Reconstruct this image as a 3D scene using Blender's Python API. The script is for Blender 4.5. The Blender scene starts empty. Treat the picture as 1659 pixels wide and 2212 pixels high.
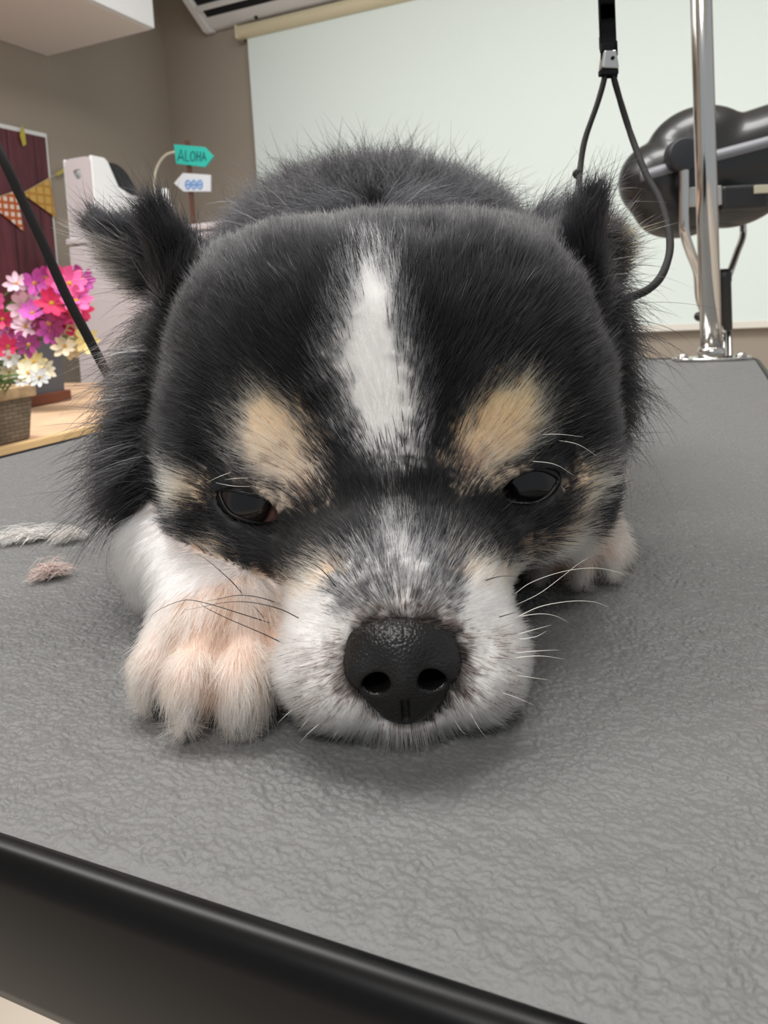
import bpy, bmesh, math, random, time
import numpy as np
from mathutils import Vector, Matrix
T0 = time.time()
random.seed(7); RNG = np.random.default_rng(7)
S = bpy.context.scene
COL = S.collection

# ------------------------------------------------------------------ camera
F_PX, IW, IH = 1600.0, 1659.0, 2212.0
CAM_Z = 0.85                      # lens height above the floor
TAB_Z = 0.77                      # grooming table surface
PITCH, ROLL = math.radians(4.0), math.atan(0.06)
PPX, PPY = 830.0, 762.0
_f = Vector((0, math.cos(PITCH), -math.sin(PITCH)))
_u0 = Vector((0, math.sin(PITCH), math.cos(PITCH))); _r0 = Vector((1, 0, 0))
_r = _r0*math.cos(ROLL) - _u0*math.sin(ROLL)
_u = _r0*math.sin(ROLL) + _u0*math.cos(ROLL)
cd = bpy.data.cameras.new('camera'); cam = bpy.data.objects.new('camera', cd); COL.objects.link(cam)
M = Matrix((( _r.x, _u.x, -_f.x), (_r.y, _u.y, -_f.y), (_r.z, _u.z, -_f.z))).to_4x4()
M.translation = Vector((0, 0, CAM_Z)); cam.matrix_world = M
cd.sensor_fit = 'VERTICAL'; cd.sensor_height = 36.0; cd.lens = F_PX/IH*36.0
cd.shift_y = -(IH/2-PPY)/IH; cd.shift_x = (IW/2-PPX)/IH
cd.clip_start = 0.005; cd.clip_end = 30
cd.dof.use_dof = True; cd.dof.focus_distance = 0.155; cd.dof.aperture_fstop = cd.lens/0.60
S.camera = cam

# ------------------------------------------------------------------ light and exposure
S.view_settings.view_transform = 'Standard'; S.view_settings.look = 'None'
S.view_settings.gamma = 1.0; S.view_settings.use_curve_mapping = False
S.view_settings.exposure = 0.22
W = bpy.data.worlds.new('world'); S.world = W; W.use_nodes = True
W.node_tree.nodes['Background'].inputs[0].default_value = (0.92, 0.96, 1.0, 1)
W.node_tree.nodes['Background'].inputs[1].default_value = 0.42
def area(name, loc, size, power, color=(1, 0.985, 0.965), aim=None):
    l = bpy.data.lights.new(name, 'AREA'); l.shape = 'RECTANGLE'; l.size, l.size_y = size
    l.energy = power; l.color = color
    o = bpy.data.objects.new(name, l); COL.objects.link(o); o.location = loc
    d = (Vector(aim)-Vector(loc)) if aim else Vector((0, 0, -1))
    o.rotation_euler = d.to_track_quat('-Z', 'Y').to_euler(); return o
area('ceiling_panel_light', (-0.80, 0.85, 2.44), (1.1, 0.5), 30)
area('ceiling_panel_light', (0.50, 0.85, 2.44), (1.1, 0.5), 22)
area('ceiling_panel_light', (-0.50, -1.3, 2.44), (1.1, 0.5), 30)

# ------------------------------------------------------------------ frames
YAW = math.radians(23.6)
UX, UY = math.sin(YAW), math.cos(YAW)
def P(u, v, z):                    # room frame: u into the room, v to the right, z up
    return Vector((u*UX + v*UY, u*UY - v*UX, z))
RROT = -YAW                        # rotation turning local +Y to u and local +X to v
def pix(px, py, depth):            # a point seen at a pixel of the photograph, at a given depth
    q = _f + _r*((px-PPX)/F_PX) - _u*((py-PPY)/F_PX)
    return Vector((0, 0, CAM_Z)) + q*(depth/q.y)
def to_px(p):                      # (N,3) world -> pixels of the photograph (used to lay out the coat markings)
    q = np.asarray(p, float) - np.array([0, 0, CAM_Z])
    d = q@np.array(_f)
    return np.stack([PPX + F_PX*(q@np.array(_r))/d, PPY - F_PX*(q@np.array(_u))/d], 1)

# ------------------------------------------------------------------ materials
def new_mat(name):
    m = bpy.data.materials.new(name); m.use_nodes = True
    return m, m.node_tree, m.node_tree.nodes['Principled BSDF']
def srgb(r, g, b):
    f = lambda c: (c/255/12.92) if c/255 <= 0.04045 else ((c/255+0.055)/1.055)**2.4
    return (f(r), f(g), f(b), 1)
def mat(name, col, rough=0.5, metal=0.0, bump=0.0, bscale=200.0, var=0.0, vscale=6.0, coat=0.0, spec=0.5):
    m, nt, b = new_mat(name); N, L = nt.nodes, nt.links
    col = srgb(*col)
    b.inputs['Base Color'].default_value = col; b.inputs['Roughness'].default_value = rough
    b.inputs['Metallic'].default_value = metal; b.inputs['Coat Weight'].default_value = coat
    b.inputs['Specular IOR Level'].default_value = spec
    tc = N.new('ShaderNodeTexCoord')
    if var:
        n = N.new('ShaderNodeTexNoise'); n.inputs['Scale'].default_value = vscale; n.inputs['Detail'].default_value = 6
        L.new(tc.outputs['Object'], n.inputs['Vector'])
        r = N.new('ShaderNodeValToRGB'); r.color_ramp.elements[0].position = 0.3; r.color_ramp.elements[1].position = 0.7
        r.color_ramp.elements[0].color = tuple(max(0, c*(1-var)) for c in col[:3])+(1,)
        r.color_ramp.elements[1].color = tuple(min(1, c*(1+var)) for c in col[:3])+(1,)
        L.new(n.outputs['Fac'], r.inputs['Fac']); L.new(r.outputs['Color'], b.inputs['Base Color'])
    if bump:
        n = N.new('ShaderNodeTexNoise'); n.inputs['Scale'].default_value = bscale; n.inputs['Detail'].default_value = 4
        L.new(tc.outputs['Object'], n.inputs['Vector'])
        bp = N.new('ShaderNodeBump'); bp.inputs['Strength'].default_value = bump; bp.inputs['Distance'].default_value = 0.5/bscale
        L.new(n.outputs['Fac'], bp.inputs['Height']); L.new(bp.outputs['Normal'], b.inputs['Normal'])
    return m

# ------------------------------------------------------------------ object helpers
def link(name, data, parent=None, material=None):
    o = bpy.data.objects.new(name, data); COL.objects.link(o)
    if material: data.materials.append(material)
    if parent: o.parent = parent
    return o
def tag(o, label=None, cat=None, group=None, kind=None):
    if label: o['label'] = label
    if cat: o['category'] = cat
    if group: o['group'] = group
    if kind: o['kind'] = kind
    return o
def empty(name, loc, rz=0.0):
    o = bpy.data.objects.new(name, None); COL.objects.link(o); o.location = loc; o.rotation_euler.z = rz
    o.empty_display_size = 0.02; return o
def obj(name, bm, material, parent=None, smooth=False, bevel=0.0, angle=40):
    me = bpy.data.meshes.new(name)
    bmesh.ops.recalc_face_normals(bm, faces=bm.faces)
    bm.to_mesh(me); bm.free()
    if smooth: me.polygons.foreach_set('use_smooth', [True]*len(me.polygons))
    o = link(name, me, parent, material)
    if bevel:
        md = o.modifiers.new('bevel', 'BEVEL'); md.width = bevel; md.segments = 3; md.limit_method = 'ANGLE'
        md.harden_normals = False
    return o
def box(bm, lo, hi):
    vs = [bm.verts.new((x, y, z)) for z in (lo[2], hi[2]) for y in (lo[1], hi[1]) for x in (lo[0], hi[0])]
    for f in ((0,1,3,2),(4,6,7,5),(0,4,5,1),(2,3,7,6),(0,2,6,4),(1,5,7,3)): bm.faces.new([vs[i] for i in f])
def tube(bm, pts, rad, seg=10, cap=True):
    pts = [Vector(p) for p in pts]; n = len(pts)
    rads = [rad]*n if not hasattr(rad, '__len__') else rad
    ref = Vector((0.13, 0.31, 0.94)); rings = []
    for i, p in enumerate(pts):
        t = (pts[min(i+1, n-1)]-pts[max(i-1, 0)]).normalized()
        a = t.cross(ref)
        if a.length < 0.05: a = t.cross(Vector((1, 0, 0)))
        a.normalize(); b = t.cross(a); ref = -a.cross(t).normalized() if False else ref
        rings.append([bm.verts.new(p + (a*math.cos(2*math.pi*k/seg)+b*math.sin(2*math.pi*k/seg))*rads[i]) for k in range(seg)])
    for i in range(n-1):
        for k in range(seg):
            bm.faces.new((rings[i][k], rings[i][(k+1)%seg], rings[i+1][(k+1)%seg], rings[i+1][k]))
    if cap: bm.faces.new(rings[0][::-1]); bm.faces.new(rings[-1])
def tube_obj(name, pts, rad, material, parent=None, seg=12):
    bm = bmesh.new(); tube(bm, pts, rad, seg); return obj(name, bm, material, parent, smooth=True)
def spline(ctrl, n):               # Catmull-Rom through control points
    c = [Vector(p) for p in ctrl]; c = [c[0]*2-c[1]] + c + [c[-1]*2-c[-2]]
    out = []; m = len(c)-3
    for i in range(n):
        s = i/(n-1)*m; k = min(int(s), m-1); t = s-k
        a, b, d, e = c[k:k+4]
        out.append(0.5*((2*b) + (d-a)*t + (2*a-5*b+4*d-e)*t*t + (3*b-a-3*d+e)*t*t*t))
    return out
def prism(bm, poly, z0, z1):       # polygon in local XY pulled up from z0 to z1
    lo = [bm.verts.new((x, y, z0)) for x, y in poly]; hi = [bm.verts.new((x, y, z1)) for x, y in poly]
    n = len(poly); bm.faces.new(lo[::-1]); bm.faces.new(hi)
    for i in range(n): bm.faces.new((lo[i], lo[(i+1)%n], hi[(i+1)%n], hi[i]))

# ================================================================== signed distances and surface nets
def ell(p, c, r, rot=None):
    q = p-np.array(c, np.float32)
    if rot is not None: q = q@np.asarray(rot, np.float32)
    r = np.array(r, np.float32)
    k0 = np.sqrt(((q/r)**2).sum(1)); k1 = np.sqrt(((q/(r*r))**2).sum(1))+1e-9
    return k0*(k0-1)/k1
def cap(p, a, b, ra, rb):
    a = np.array(a, np.float32); b = np.array(b, np.float32); d = b-a
    h = np.clip(((p-a)@d)/(d@d), 0, 1)
    return np.sqrt(((p-a-h[:, None]*d)**2).sum(1)) - (ra+(rb-ra)*h)
def smin(a, b, k):
    h = np.maximum(k-np.abs(a-b), 0)/k
    return np.minimum(a, b)-h*h*k*0.25
def smax(a, b, k): return -smin(-a, -b, k)
def rotm(x=0, y=0, z=0):           # columns are the axes of the rotated ellipsoid
    return np.array(Matrix.Rotation(math.radians(z), 3, 'Z')@Matrix.Rotation(math.radians(y), 3, 'Y')@Matrix.Rotation(math.radians(x), 3, 'X'))

def surface_nets(fn, lo, hi, h, coarse=4, newton=2):
    lo = np.array(lo, np.float32); n = (np.ceil((np.array(hi)-lo)/h/coarse).astype(int))*coarse
    nc = n//coarse
    ax = [lo[i]+h*coarse*(np.arange(nc[i], dtype=np.float32)+0.5) for i in range(3)]
    G = np.stack(np.meshgrid(*ax, indexing='ij'), -1).reshape(-1, 3)
    dc = fn(G).reshape(nc)
    V = np.repeat(np.repeat(np.repeat(dc, coarse, 0), coarse, 1), coarse, 2).astype(np.float32)
    near = np.abs(V) < h*coarse*1.6
    ix = np.argwhere(near)
    pts = lo+h*(ix.astype(np.float32)+0.5)
    V[near] = fn(pts)
    s = V < 0
    cs = [s[i:n[0]-1+i, j:n[1]-1+j, k:n[2]-1+k] for i in (0,1) for j in (0,1) for k in (0,1)]
    cnt = sum(c.astype(np.int8) for c in cs); mix = (cnt > 0)&(cnt < 8)
    cells = np.argwhere(mix); idx = -np.ones(mix.shape, np.int64); idx[mix] = np.arange(len(cells))
    acc = np.zeros((len(cells), 3), np.float32); num = np.zeros(len(cells), np.float32)
    corners = [(i, j, k) for i in (0,1) for j in (0,1) for k in (0,1)]
    cv = [V[cells[:,0]+i, cells[:,1]+j, cells[:,2]+k] for i, j, k in corners]
    for a in range(8):
        for b in range(a+1, 8):
            da = np.array(corners[b])-np.array(corners[a])
            if np.abs(da).sum() != 1: continue
            cr = (cv[a] < 0) != (cv[b] < 0)
            t = np.where(cr, cv[a]/(cv[a]-cv[b]+1e-12), 0)
            acc[cr] += (np.array(corners[a], np.float32)+t[:, None]*da.astype(np.float32))[cr]; num[cr] += 1
    verts = lo+h*(cells+0.5+acc/num[:, None])
    verts = verts.astype(np.float32)
    for _ in range(newton):
        g, d = grad(fn, verts, h*0.5); verts = verts-g*np.clip(d, -h, h)[:, None]
    quads = []
    for a in range(3):
        b, c = (a+1)%3, (a+2)%3
        sl = [slice(None)]*3; sl2 = [slice(None)]*3
        sl[a] = slice(0, -1); sl2[a] = slice(1, None)
        e = np.argwhere(s[tuple(sl)] != s[tuple(sl2)])
        e = e[(e[:, b] > 0)&(e[:, c] > 0)&(e[:, b] < n[b]-1)&(e[:, c] < n[c]-1)]
        def cell(db, dcc):
            q = e.copy(); q[:, b] += db; q[:, c] += dcc; return idx[q[:,0], q[:,1], q[:,2]]
        q = np.stack([cell(-1,-1), cell(0,-1), cell(0,0), cell(-1,0)], 1)
        fl = ~s[e[:,0], e[:,1], e[:,2]]
        q[fl] = q[fl][:, ::-1]
        quads.append(q)
    quads = np.concatenate(quads); quads = quads[(quads >= 0).all(1)]
    return verts, quads
def grad(fn, p, e):
    d = fn(p); g = np.empty_like(p)
    for i in range(3):
        o = np.zeros(3, np.float32); o[i] = e
        g[:, i] = (fn(p+o)-fn(p-o))/(2*e)
    g /= np.linalg.norm(g, axis=1, keepdims=True)+1e-9
    return g, d
def np_mesh(name, verts, quads):
    me = bpy.data.meshes.new(name)
    me.vertices.add(len(verts)); me.vertices.foreach_set('co', verts.astype(np.float32).ravel())
    me.loops.add(quads.size); me.loops.foreach_set('vertex_index', quads.astype(np.int32).ravel())
    me.polygons.add(len(quads))
    me.polygons.foreach_set('loop_start', np.arange(0, quads.size, quads.shape[1], dtype=np.int32))
    me.update(calc_edges=True); me.validate()
    me.polygons.foreach_set('use_smooth', np.ones(len(me.polygons), bool))
    return me
def vnoise(p, scale, seed=0):      # value noise, -1..1
    q = np.asarray(p, np.float64)*scale+seed*17.31
    i = np.floor(q).astype(np.int64); f = q-i; f = f*f*(3-2*f)
    def hsh(x, y, z):
        n = (x*73856093) ^ (y*19349663) ^ (z*83492791) ^ (seed*2654435)
        n = (n ^ (n >> 13))*1274126177 & 0x7fffffff
        n = (n ^ (n >> 15))*83492791 & 0x7fffffff
        return (n & 0xffff)/32767.5-1
    r = 0
    for a in (0,1):
        for b in (0,1):
            for c in (0,1):
                w = (f[:,0] if a else 1-f[:,0])*(f[:,1] if b else 1-f[:,1])*(f[:,2] if c else 1-f[:,2])
                r = r+w*hsh(i[:,0]+a, i[:,1]+b, i[:,2]+c)
    return r

# ================================================================== the room
M_WALL = mat('taupe_wall_paint', (164, 153, 140), 0.85, bump=0.08, bscale=400)
M_CEIL = mat('white_ceiling', (235, 235, 232), 0.9)
M_FLOOR = mat('pale_floor', (214, 203, 190), 0.5, var=0.06, vscale=3)
UB, VL, ZC = 2.72, -2.16, 2.5
def room_box(name, u0, u1, v0, v1, z0, z1, m, kind='structure', bevel=0.0, parent=None, off=None):
    bm = bmesh.new(); c = Vector(((v0+v1)/2, (u0+u1)/2, z0))
    box(bm, ((v0-v1)/2, (u0-u1)/2, 0), ((v1-v0)/2, (u1-u0)/2, z1-z0))
    o = obj(name, bm, m, parent, bevel=bevel)
    if parent is None: o.location = P(c.y, c.x, c.z); o.rotation_euler.z = RROT
    else: o.location = c-Vector(off)
    if kind and parent is None: o['kind'] = kind
    return o
room_box('floor', -2.0, UB, VL, 2.4, -0.05, 0, M_FLOOR)
room_box('ceiling', -2.0, UB, VL, 2.4, ZC, ZC+0.05, M_CEIL)
room_box('wall_back', UB, UB+0.1, VL-0.1, 2.4, 0, ZC, M_WALL)
room_box('wall_left', -2.0, UB, VL-0.1, VL, 0, ZC, M_WALL)
room_box('baseboard_back', UB-0.012, UB, VL, 2.4, 0, 0.08, mat('brown_baseboard', (96, 84, 72), 0.5), bevel=0.003)

M_WHITEP = mat('white_plastic', (232, 232, 232), 0.35)
M_WHITE = mat('white_laminate', (238, 239, 240), 0.45)
M_CHROME = mat('chrome', (205, 203, 200), 0.12, metal=1.0)
M_BLACKP = mat('black_plastic', (26, 26, 28), 0.42)
M_DARK = mat('dark_slot', (14, 17, 26), 0.5)
def room_thing(name, u, v, z, label, cat, group=None):
    return tag(empty(name, P(u, v, z), RROT), label, cat, group)
def part(name, t, lo, hi, m, bevel=0.0):       # a box in the thing's own frame: x along v, y along u
    bm = bmesh.new(); box(bm, lo, hi); return obj(name, bm, m, t, bevel=bevel)

# wall cabinet, upper left of the room
t = room_thing('wall_cabinet', 1.08, -1.908, 1.8035, 'white cabinet hung high on the taupe wall, seen from below', 'cabinet')
M_CABB = mat('cabinet_underside', (236, 226, 219), 0.6)
part('carcass', t, (-0.250, -0.98, 0), (0.224, 0.98, 0.6), M_CABB, 0.002)
for i in range(3):
    d = part('door', t, (0.225, -0.98+i*0.654, 0.001), (0.242, -0.98+i*0.654+0.651, 0.6), M_WHITE, 0.002)

# air conditioner above the blind
t = room_thing('air_conditioner', UB, -1.50, 2.034, 'white wall air conditioner with dark outlet slots above the roller blind', 'air conditioner')
prof = [(0, 0.0), (-0.028, 0.0), (-0.203, 0.120), (-0.228, 0.165), (-0.225, 0.29), (-0.20, 0.31), (0, 0.31)]
def extr(pr, x0, x1):
    bm = bmesh.new()
    a = [bm.verts.new((x0, y, z)) for y, z in pr]; b = [bm.verts.new((x1, y, z)) for y, z in pr]; n = len(pr)
    bm.faces.new(a); bm.faces.new(b[::-1])
    for i in range(n): bm.faces.new((a[i], b[i], b[(i+1)%n], a[(i+1)%n]))
    return bm
obj('body', extr(prof, -0.42, 0.42), M_WHITEP, t, bevel=0.008)
def on_slope(s, n):                # along the sloping underside, s from the back edge; n out of it
    d = Vector((0, -0.175, 0.120)).normalized(); nn = Vector((0, -d.z, d.y))
    return Vector((0, -0.028, 0.0))+d*s+nn*n
def slope_bar(name, s0, s1, n0, n1, x0, x1, m, par):
    q = [on_slope(s0, n0), on_slope(s1, n0), on_slope(s1, n1), on_slope(s0, n1)]
    return obj(name, extr([(p.y, p.z) for p in q], x0, x1), m, par, bevel=0.001)
slope_bar('outlet_slot', 0.058, 0.092, -0.002, 0.0015, -0.365, 0.385, M_DARK, t)
slope_bar('louver', 0.093, 0.116, -0.002, 0.007, -0.385, 0.39, M_WHITEP, t)
slope_bar('outlet_slot', 0.117, 0.165, -0.002, 0.0015, -0.375, 0.385, M_DARK, t)
slope_bar('end_frame', 0.0, 0.200, -0.002, 0.006, -0.42, -0.390, M_WHITEP, t)
part('latch', t, (-0.418, -0.03, -0.008), (-0.375, -0.004, 0.001), M_WHITEP, 0.004)
part('sensor', t, (-0.16, -0.042, -0.003), (-0.148, -0.030, 0.008), M_DARK, 0.002)

# roller blind over the window
t = room_thing('roller_blind', UB, -0.69, 0.69, 'off-white roller blind pulled down over the back wall window', 'blind')
M_BLIND = mat('blind_fabric', (232, 243, 239), 0.8, bump=0.05, bscale=900)
M_CREAM = mat('cream_roller', (214, 203, 172), 0.45)
part('fabric', t, (-1.016, -0.032, 0.022), (1.016, -0.030, 1.29), M_BLIND)
part('bottom_bar', t, (-1.016, -0.037, 0.0), (1.016, -0.025, 0.024), mat('bottom_bar_white', (232, 228, 218), 0.5), 0.003)
bm = bmesh.new(); tube(bm, [(-1.05, -0.036, 1.300), (1.05, -0.036, 1.300)], 0.028, 24)
obj('roller_cassette', bm, M_CREAM, t, smooth=False)
for x in (-1.052, 1.052):
    part('end_bracket', t, (x-0.004, -0.064, 1.272), (x+0.004, 0.0, 1.328), M_CREAM, 0.004)

# ================================================================== left of the room: backdrop, storage, flowers
# printed backdrop poster taped to the left wall
t = room_thing('backdrop_poster', 2.02-0.62, VL+0.004, 0.885, 'backdrop poster of dark red planks with white border on left wall', 'poster')
m, nt, b = new_mat('printed_planks'); N, L = nt.nodes, nt.links
tc = N.new('ShaderNodeTexCoord'); mp = N.new('ShaderNodeMapping'); mp.inputs['Scale'].default_value = (1, 7, 0.9)
L.new(tc.outputs['Object'], mp.inputs['Vector'])
n1 = N.new('ShaderNodeTexNoise'); n1.inputs['Scale'].default_value = 4; n1.inputs['Detail'].default_value = 8
L.new(mp.outputs['Vector'], n1.inputs['Vector'])
r1 = N.new('ShaderNodeValToRGB'); e = r1.color_ramp.elements
e[0].position, e[0].color = 0.3, srgb(72, 32, 42); e[1].position, e[1].color = 0.75, srgb(122, 62, 72)
L.new(n1.outputs['Fac'], r1.inputs['Fac'])
sp = N.new('ShaderNodeSeparateXYZ'); L.new(tc.outputs['Object'], sp.inputs['Vector'])
fr = N.new('ShaderNodeMath'); fr.operation = 'PINGPONG'; fr.inputs[1].default_value = 0.056; L.new(sp.outputs['Y'], fr.inputs[0])
lt = N.new('ShaderNodeMath'); lt.operation = 'LESS_THAN'; lt.inputs[1].default_value = 0.0028; L.new(fr.outputs[0], lt.inputs[0])
mx = N.new('ShaderNodeMix'); mx.data_type = 'RGBA'; L.new(lt.outputs[0], mx.inputs[0]); L.new(r1.outputs['Color'], mx.inputs[6])
mx.inputs[7].default_value = srgb(48, 18, 28); L.new(mx.outputs[2], b.inputs['Base Color']); b.inputs['Roughness'].default_value = 0.55
M_PRINT = m
part('sheet', t, (0, -0.62, 0), (0.004, 0.62, 0.635), M_WHITE)
part('print', t, (0.004, -0.62, 0.0), (0.0055, 0.612, 0.620), M_PRINT)

# bunting hung across the poster
t = room_thing('bunting', 1.80, VL+0.016, 1.28, 'string of gingham and plaid triangle flags taped across the red poster', 'bunting')
def checker(name, c1, c2, sc, dots=False):
    m, nt, b = new_mat(name); N, L = nt.nodes, nt.links
    tc = N.new('ShaderNodeTexCoord'); sp = N.new('ShaderNodeSeparateXYZ'); L.new(tc.outputs['Object'], sp.inputs['Vector'])
    outs = []
    for ax in ('Y', 'Z'):
        p = N.new('ShaderNodeMath'); p.operation = 'PINGPONG'; p.inputs[1].default_value = sc; L.new(sp.outputs[ax], p.inputs[0])
        g = N.new('ShaderNodeMath'); g.operation = 'GREATER_THAN'; g.inputs[1].default_value = sc*(0.42 if dots else 0.72); L.new(p.outputs[0], g.inputs[0]); outs.append(g)
    a = N.new('ShaderNodeMath'); a.operation = 'MULTIPLY' if dots else 'MAXIMUM'
    L.new(outs[0].outputs[0], a.inputs[0]); L.new(outs[1].outputs[0], a.inputs[1])
    mx = N.new('ShaderNodeMix'); mx.data_type = 'RGBA'; L.new(a.outputs[0], mx.inputs[0])
    mx.inputs[6].default_value = srgb(*c1); mx.inputs[7].default_value = srgb(*c2)
    L.new(mx.outputs[2], b.inputs['Base Color']); b.inputs['Roughness'].default_value = 0.8; return m
M_GING = checker('orange_gingham', (196, 98, 48), (240, 226, 214), 0.0125, True)
M_PLAID = checker('yellow_plaid', (216, 176, 96), (192, 142, 66), 0.016)
def at_wall(px, py, off=0.016):     # a point on a plane just off the left wall, in the bunting's own frame
    d = pix(px, py, 1.0)-Vector((0, 0, CAM_Z)); vv = d.x*UY-d.y*UX; s = (VL+off)/vv
    w = Vector((0, 0, CAM_Z))+d*s
    return Vector((0, w.x*UX+w.y*UY, w.z))
def flag(pts, m):
    bm = bmesh.new(); q = [at_wall(*p)-Vector((0, 1.80, 1.28)) for p in pts]
    lo = [bm.verts.new(p) for p in q]; hi = [bm.verts.new(p+Vector((0.0012, 0, 0))) for p in q]
    bm.faces.new(lo); bm.faces.new(hi[::-1])
    for i in range(3): bm.faces.new((lo[i], lo[(i+1)%3], hi[(i+1)%3], hi[i]))
    return obj('flag', bm, m, t)
flag([(48, 418), (107, 384), (120, 470)], M_PLAID)
flag([(-30, 436), (34, 412), (52, 500)], M_GING)
flag([(-130, 470), (-50, 440), (-62, 540)], M_PLAID)
tube_obj('cord', [at_wall(*p)-Vector((-0.001, 1.80, 1.28)) for p in [(138, 368), (107, 384), (48, 418), (34, 412), (-30, 436), (-50, 440), (-130, 470)]], 0.0016, mat('string', (206, 190, 150), 0.8), t, 6)
M_YEL = mat('yellow_tape', (196, 182, 72), 0.5)
def tape(pts):
    bm = bmesh.new(); q = [at_wall(*p)-Vector((0, 1.80, 1.28)) for p in pts]
    lo = [bm.verts.new(p+Vector((0.001, 0, 0))) for p in q]; hi = [bm.verts.new(p+Vector((0.0022, 0, 0))) for p in q]
    bm.faces.new(lo); bm.faces.new(hi[::-1]); n = len(q)
    for i in range(n): bm.faces.new((lo[i], lo[(i+1)%n], hi[(i+1)%n], hi[i]))
    return obj('tape', bm, M_YEL, t)
tape([(48, 268), (53, 288), (56, 312), (49, 316), (42, 292)])
tape([(120, 374), (140, 362), (143, 369), (124, 380)])

# white plastic storage box standing on a pale cupboard
M_MAUVELIT = mat('mauve_lit_white_plastic', (206, 197, 200), 0.5)  # white plastic; the mauve light on its faces is put into the colour
t = room_thing('pale_cupboard', 1.70, -1.76, 0.0, 'white low cupboard coloured as mauve-lit by the left wall behind the pink flowers', 'cupboard')
part('carcass', t, (0.0, 0.012, 0.03), (0.62, 0.62, 1.075), M_MAUVELIT, 0.004)
part('top', t, (-0.006, -0.008, 1.075), (0.63, 0.63, 1.093), M_MAUVELIT, 0.004)
part('door', t, (0.004, -0.006, 0.04), (0.308, 0.010, 1.068), M_MAUVELIT, 0.003)
part('door', t, (0.312, -0.006, 0.04), (0.616, 0.010, 1.068), M_MAUVELIT, 0.003)
for x in (0.29, 0.33): tube_obj('handle', [(x, -0.010, 0.62), (x, -0.022, 0.63), (x, -0.022, 0.72), (x, -0.010, 0.73)], 0.004, M_CHROME, t, 8)
t = room_thing('storage_box', 1.70, -1.70, 1.093, 'white plastic storage box with an oval hand hole in its end', 'box')
bm = bmesh.new()                    # end panel with the hand hole, in local xz
def end_panel(bm, y0, y1, w0, w1, h, hole):
    outer = [(-w0, 0), (w0, 0), (w1, h-0.01), (w1-0.012, h), (-w1+0.012, h), (-w1, h-0.01)]
    k = 24; hx, hz, ha, hb = hole
    def ring(y, inner):
        if inner: return [bm.verts.new((hx+ha*math.copysign(abs(math.cos(a))**0.6, math.cos(a)), y, hz+hb*math.copysign(abs(math.sin(a))**0.6, math.sin(a)))) for a in [2*math.pi*i/k for i in range(k)]]
        out = []
        for i in range(k):
            a = 2*math.pi*i/k; d = (math.cos(a), math.sin(a)); best = 9
            for j in range(len(outer)):
                x1, z1 = outer[j]; x2, z2 = outer[(j+1)%len(outer)]
                x1 -= hx; x2 -= hx; z1 -= hz; z2 -= hz
                den = d[0]*(z2-z1)-d[1]*(x2-x1)
                if abs(den) < 1e-9: continue
                s = (x1*(z2-z1)-z1*(x2-x1))/den; q = (x1*d[1]-z1*d[0])/den
                if s > 0 and -1e-6 <= q <= 1+1e-6: best = min(best, s)
            out.append(bm.verts.new((hx+d[0]*best, y, hz+d[1]*best)))
        return out
    o0, i0, o1, i1 = ring(y0, 0), ring(y0, 1), ring(y1, 0), ring(y1, 1)
    for i in range(k):
        j = (i+1)%k
        bm.faces.new((o0[i], o0[j], i0[j], i0[i])); bm.faces.new((o1[i], i1[i], i1[j], o1[j]))
        bm.faces.new((i0[i], i0[j], i1[j], i1[i])); bm.faces.new((o0[i], o1[i], o1[j], o0[j]))
end_panel(bm, 0.0, 0.012, 0.052, 0.052, 0.235, (-0.003, 0.187, 0.017, 0.014))
obj('end_panel', bm, M_MAUVELIT, t)
side = [(0.0, 0.0), (0.285, 0.0), (0.285, 0.135), (0.16, 0.135), (0.105, 0.155), (0.068, 0.225), (0.055, 0.236), (0.0, 0.236)]
obj('side_panel', extr(side, 0.046, 0.056), M_WHITE, t, bevel=0.003)
obj('side_panel', extr(side, -0.056, -0.046), M_WHITE, t, bevel=0.003)
part('bottom', t, (-0.052, 0.0, 0.0), (0.052, 0.285, 0.008), M_WHITE)
part('back_panel', t, (-0.046, 0.275, 0.0), (0.046, 0.285, 0.135), M_WHITE)
# black bag lying in the box
bv, bq = surface_nets(lambda p: smax(ell(p, (0, 0, 0), (0.044, 0.125, 0.232)), -p[:, 2]+0.0, 0.01), (-0.06, -0.15, -0.03), (0.06, 0.15, 0.26), 0.006, 2)
o = link('bag', np_mesh('bag', bv, bq), None, mat('black_bag_cloth', (30, 31, 34), 0.6, bump=0.2, bscale=90))
o.location = P(1.845, -1.70, 1.1015); o.rotation_euler.z = RROT
tag(o, 'rounded black bag lying in the white plastic box', 'bag')
# cream hoop and white bottle behind the box
t = room_thing('wire_hoop', 2.09, -1.66, 1.093, 'cream bent wire hoop standing beside the white box', 'hoop')
M_HOOP = mat('cream_wire', (214, 206, 186), 0.5)
def local_pix(t, px, py, u):        # a point on the plane u = const, in the thing's own frame
    d = pix(px, py, 1.0)-Vector((0, 0, CAM_Z)); uu = d.x*UX+d.y*UY; w = Vector((0, 0, CAM_Z))+d*(u/uu)
    return Vector((w.x*UY-w.y*UX-(t.location.x*UY-t.location.y*UX), u-(t.location.x*UX+t.location.y*UY), w.z-t.location.z))
hp = [local_pix(t, *q, 2.09) for q in [(378, 328), (360, 334), (345, 350), (336, 372), (334, 400)]]
tube_obj('hoop', spline(hp+[Vector((hp[-1].x, 0, 0))], 30), 0.0045, M_HOOP, t, 8)
tube_obj('hoop', spline([hp[0], hp[0]+Vector((0.02, 0, -0.004)), hp[0]+Vector((0.045, 0, -0.04)), hp[0]+Vector((0.05, 0, -0.1)), Vector((hp[0].x+0.05, 0, 0))], 30), 0.0045, M_HOOP, t, 8)
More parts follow.
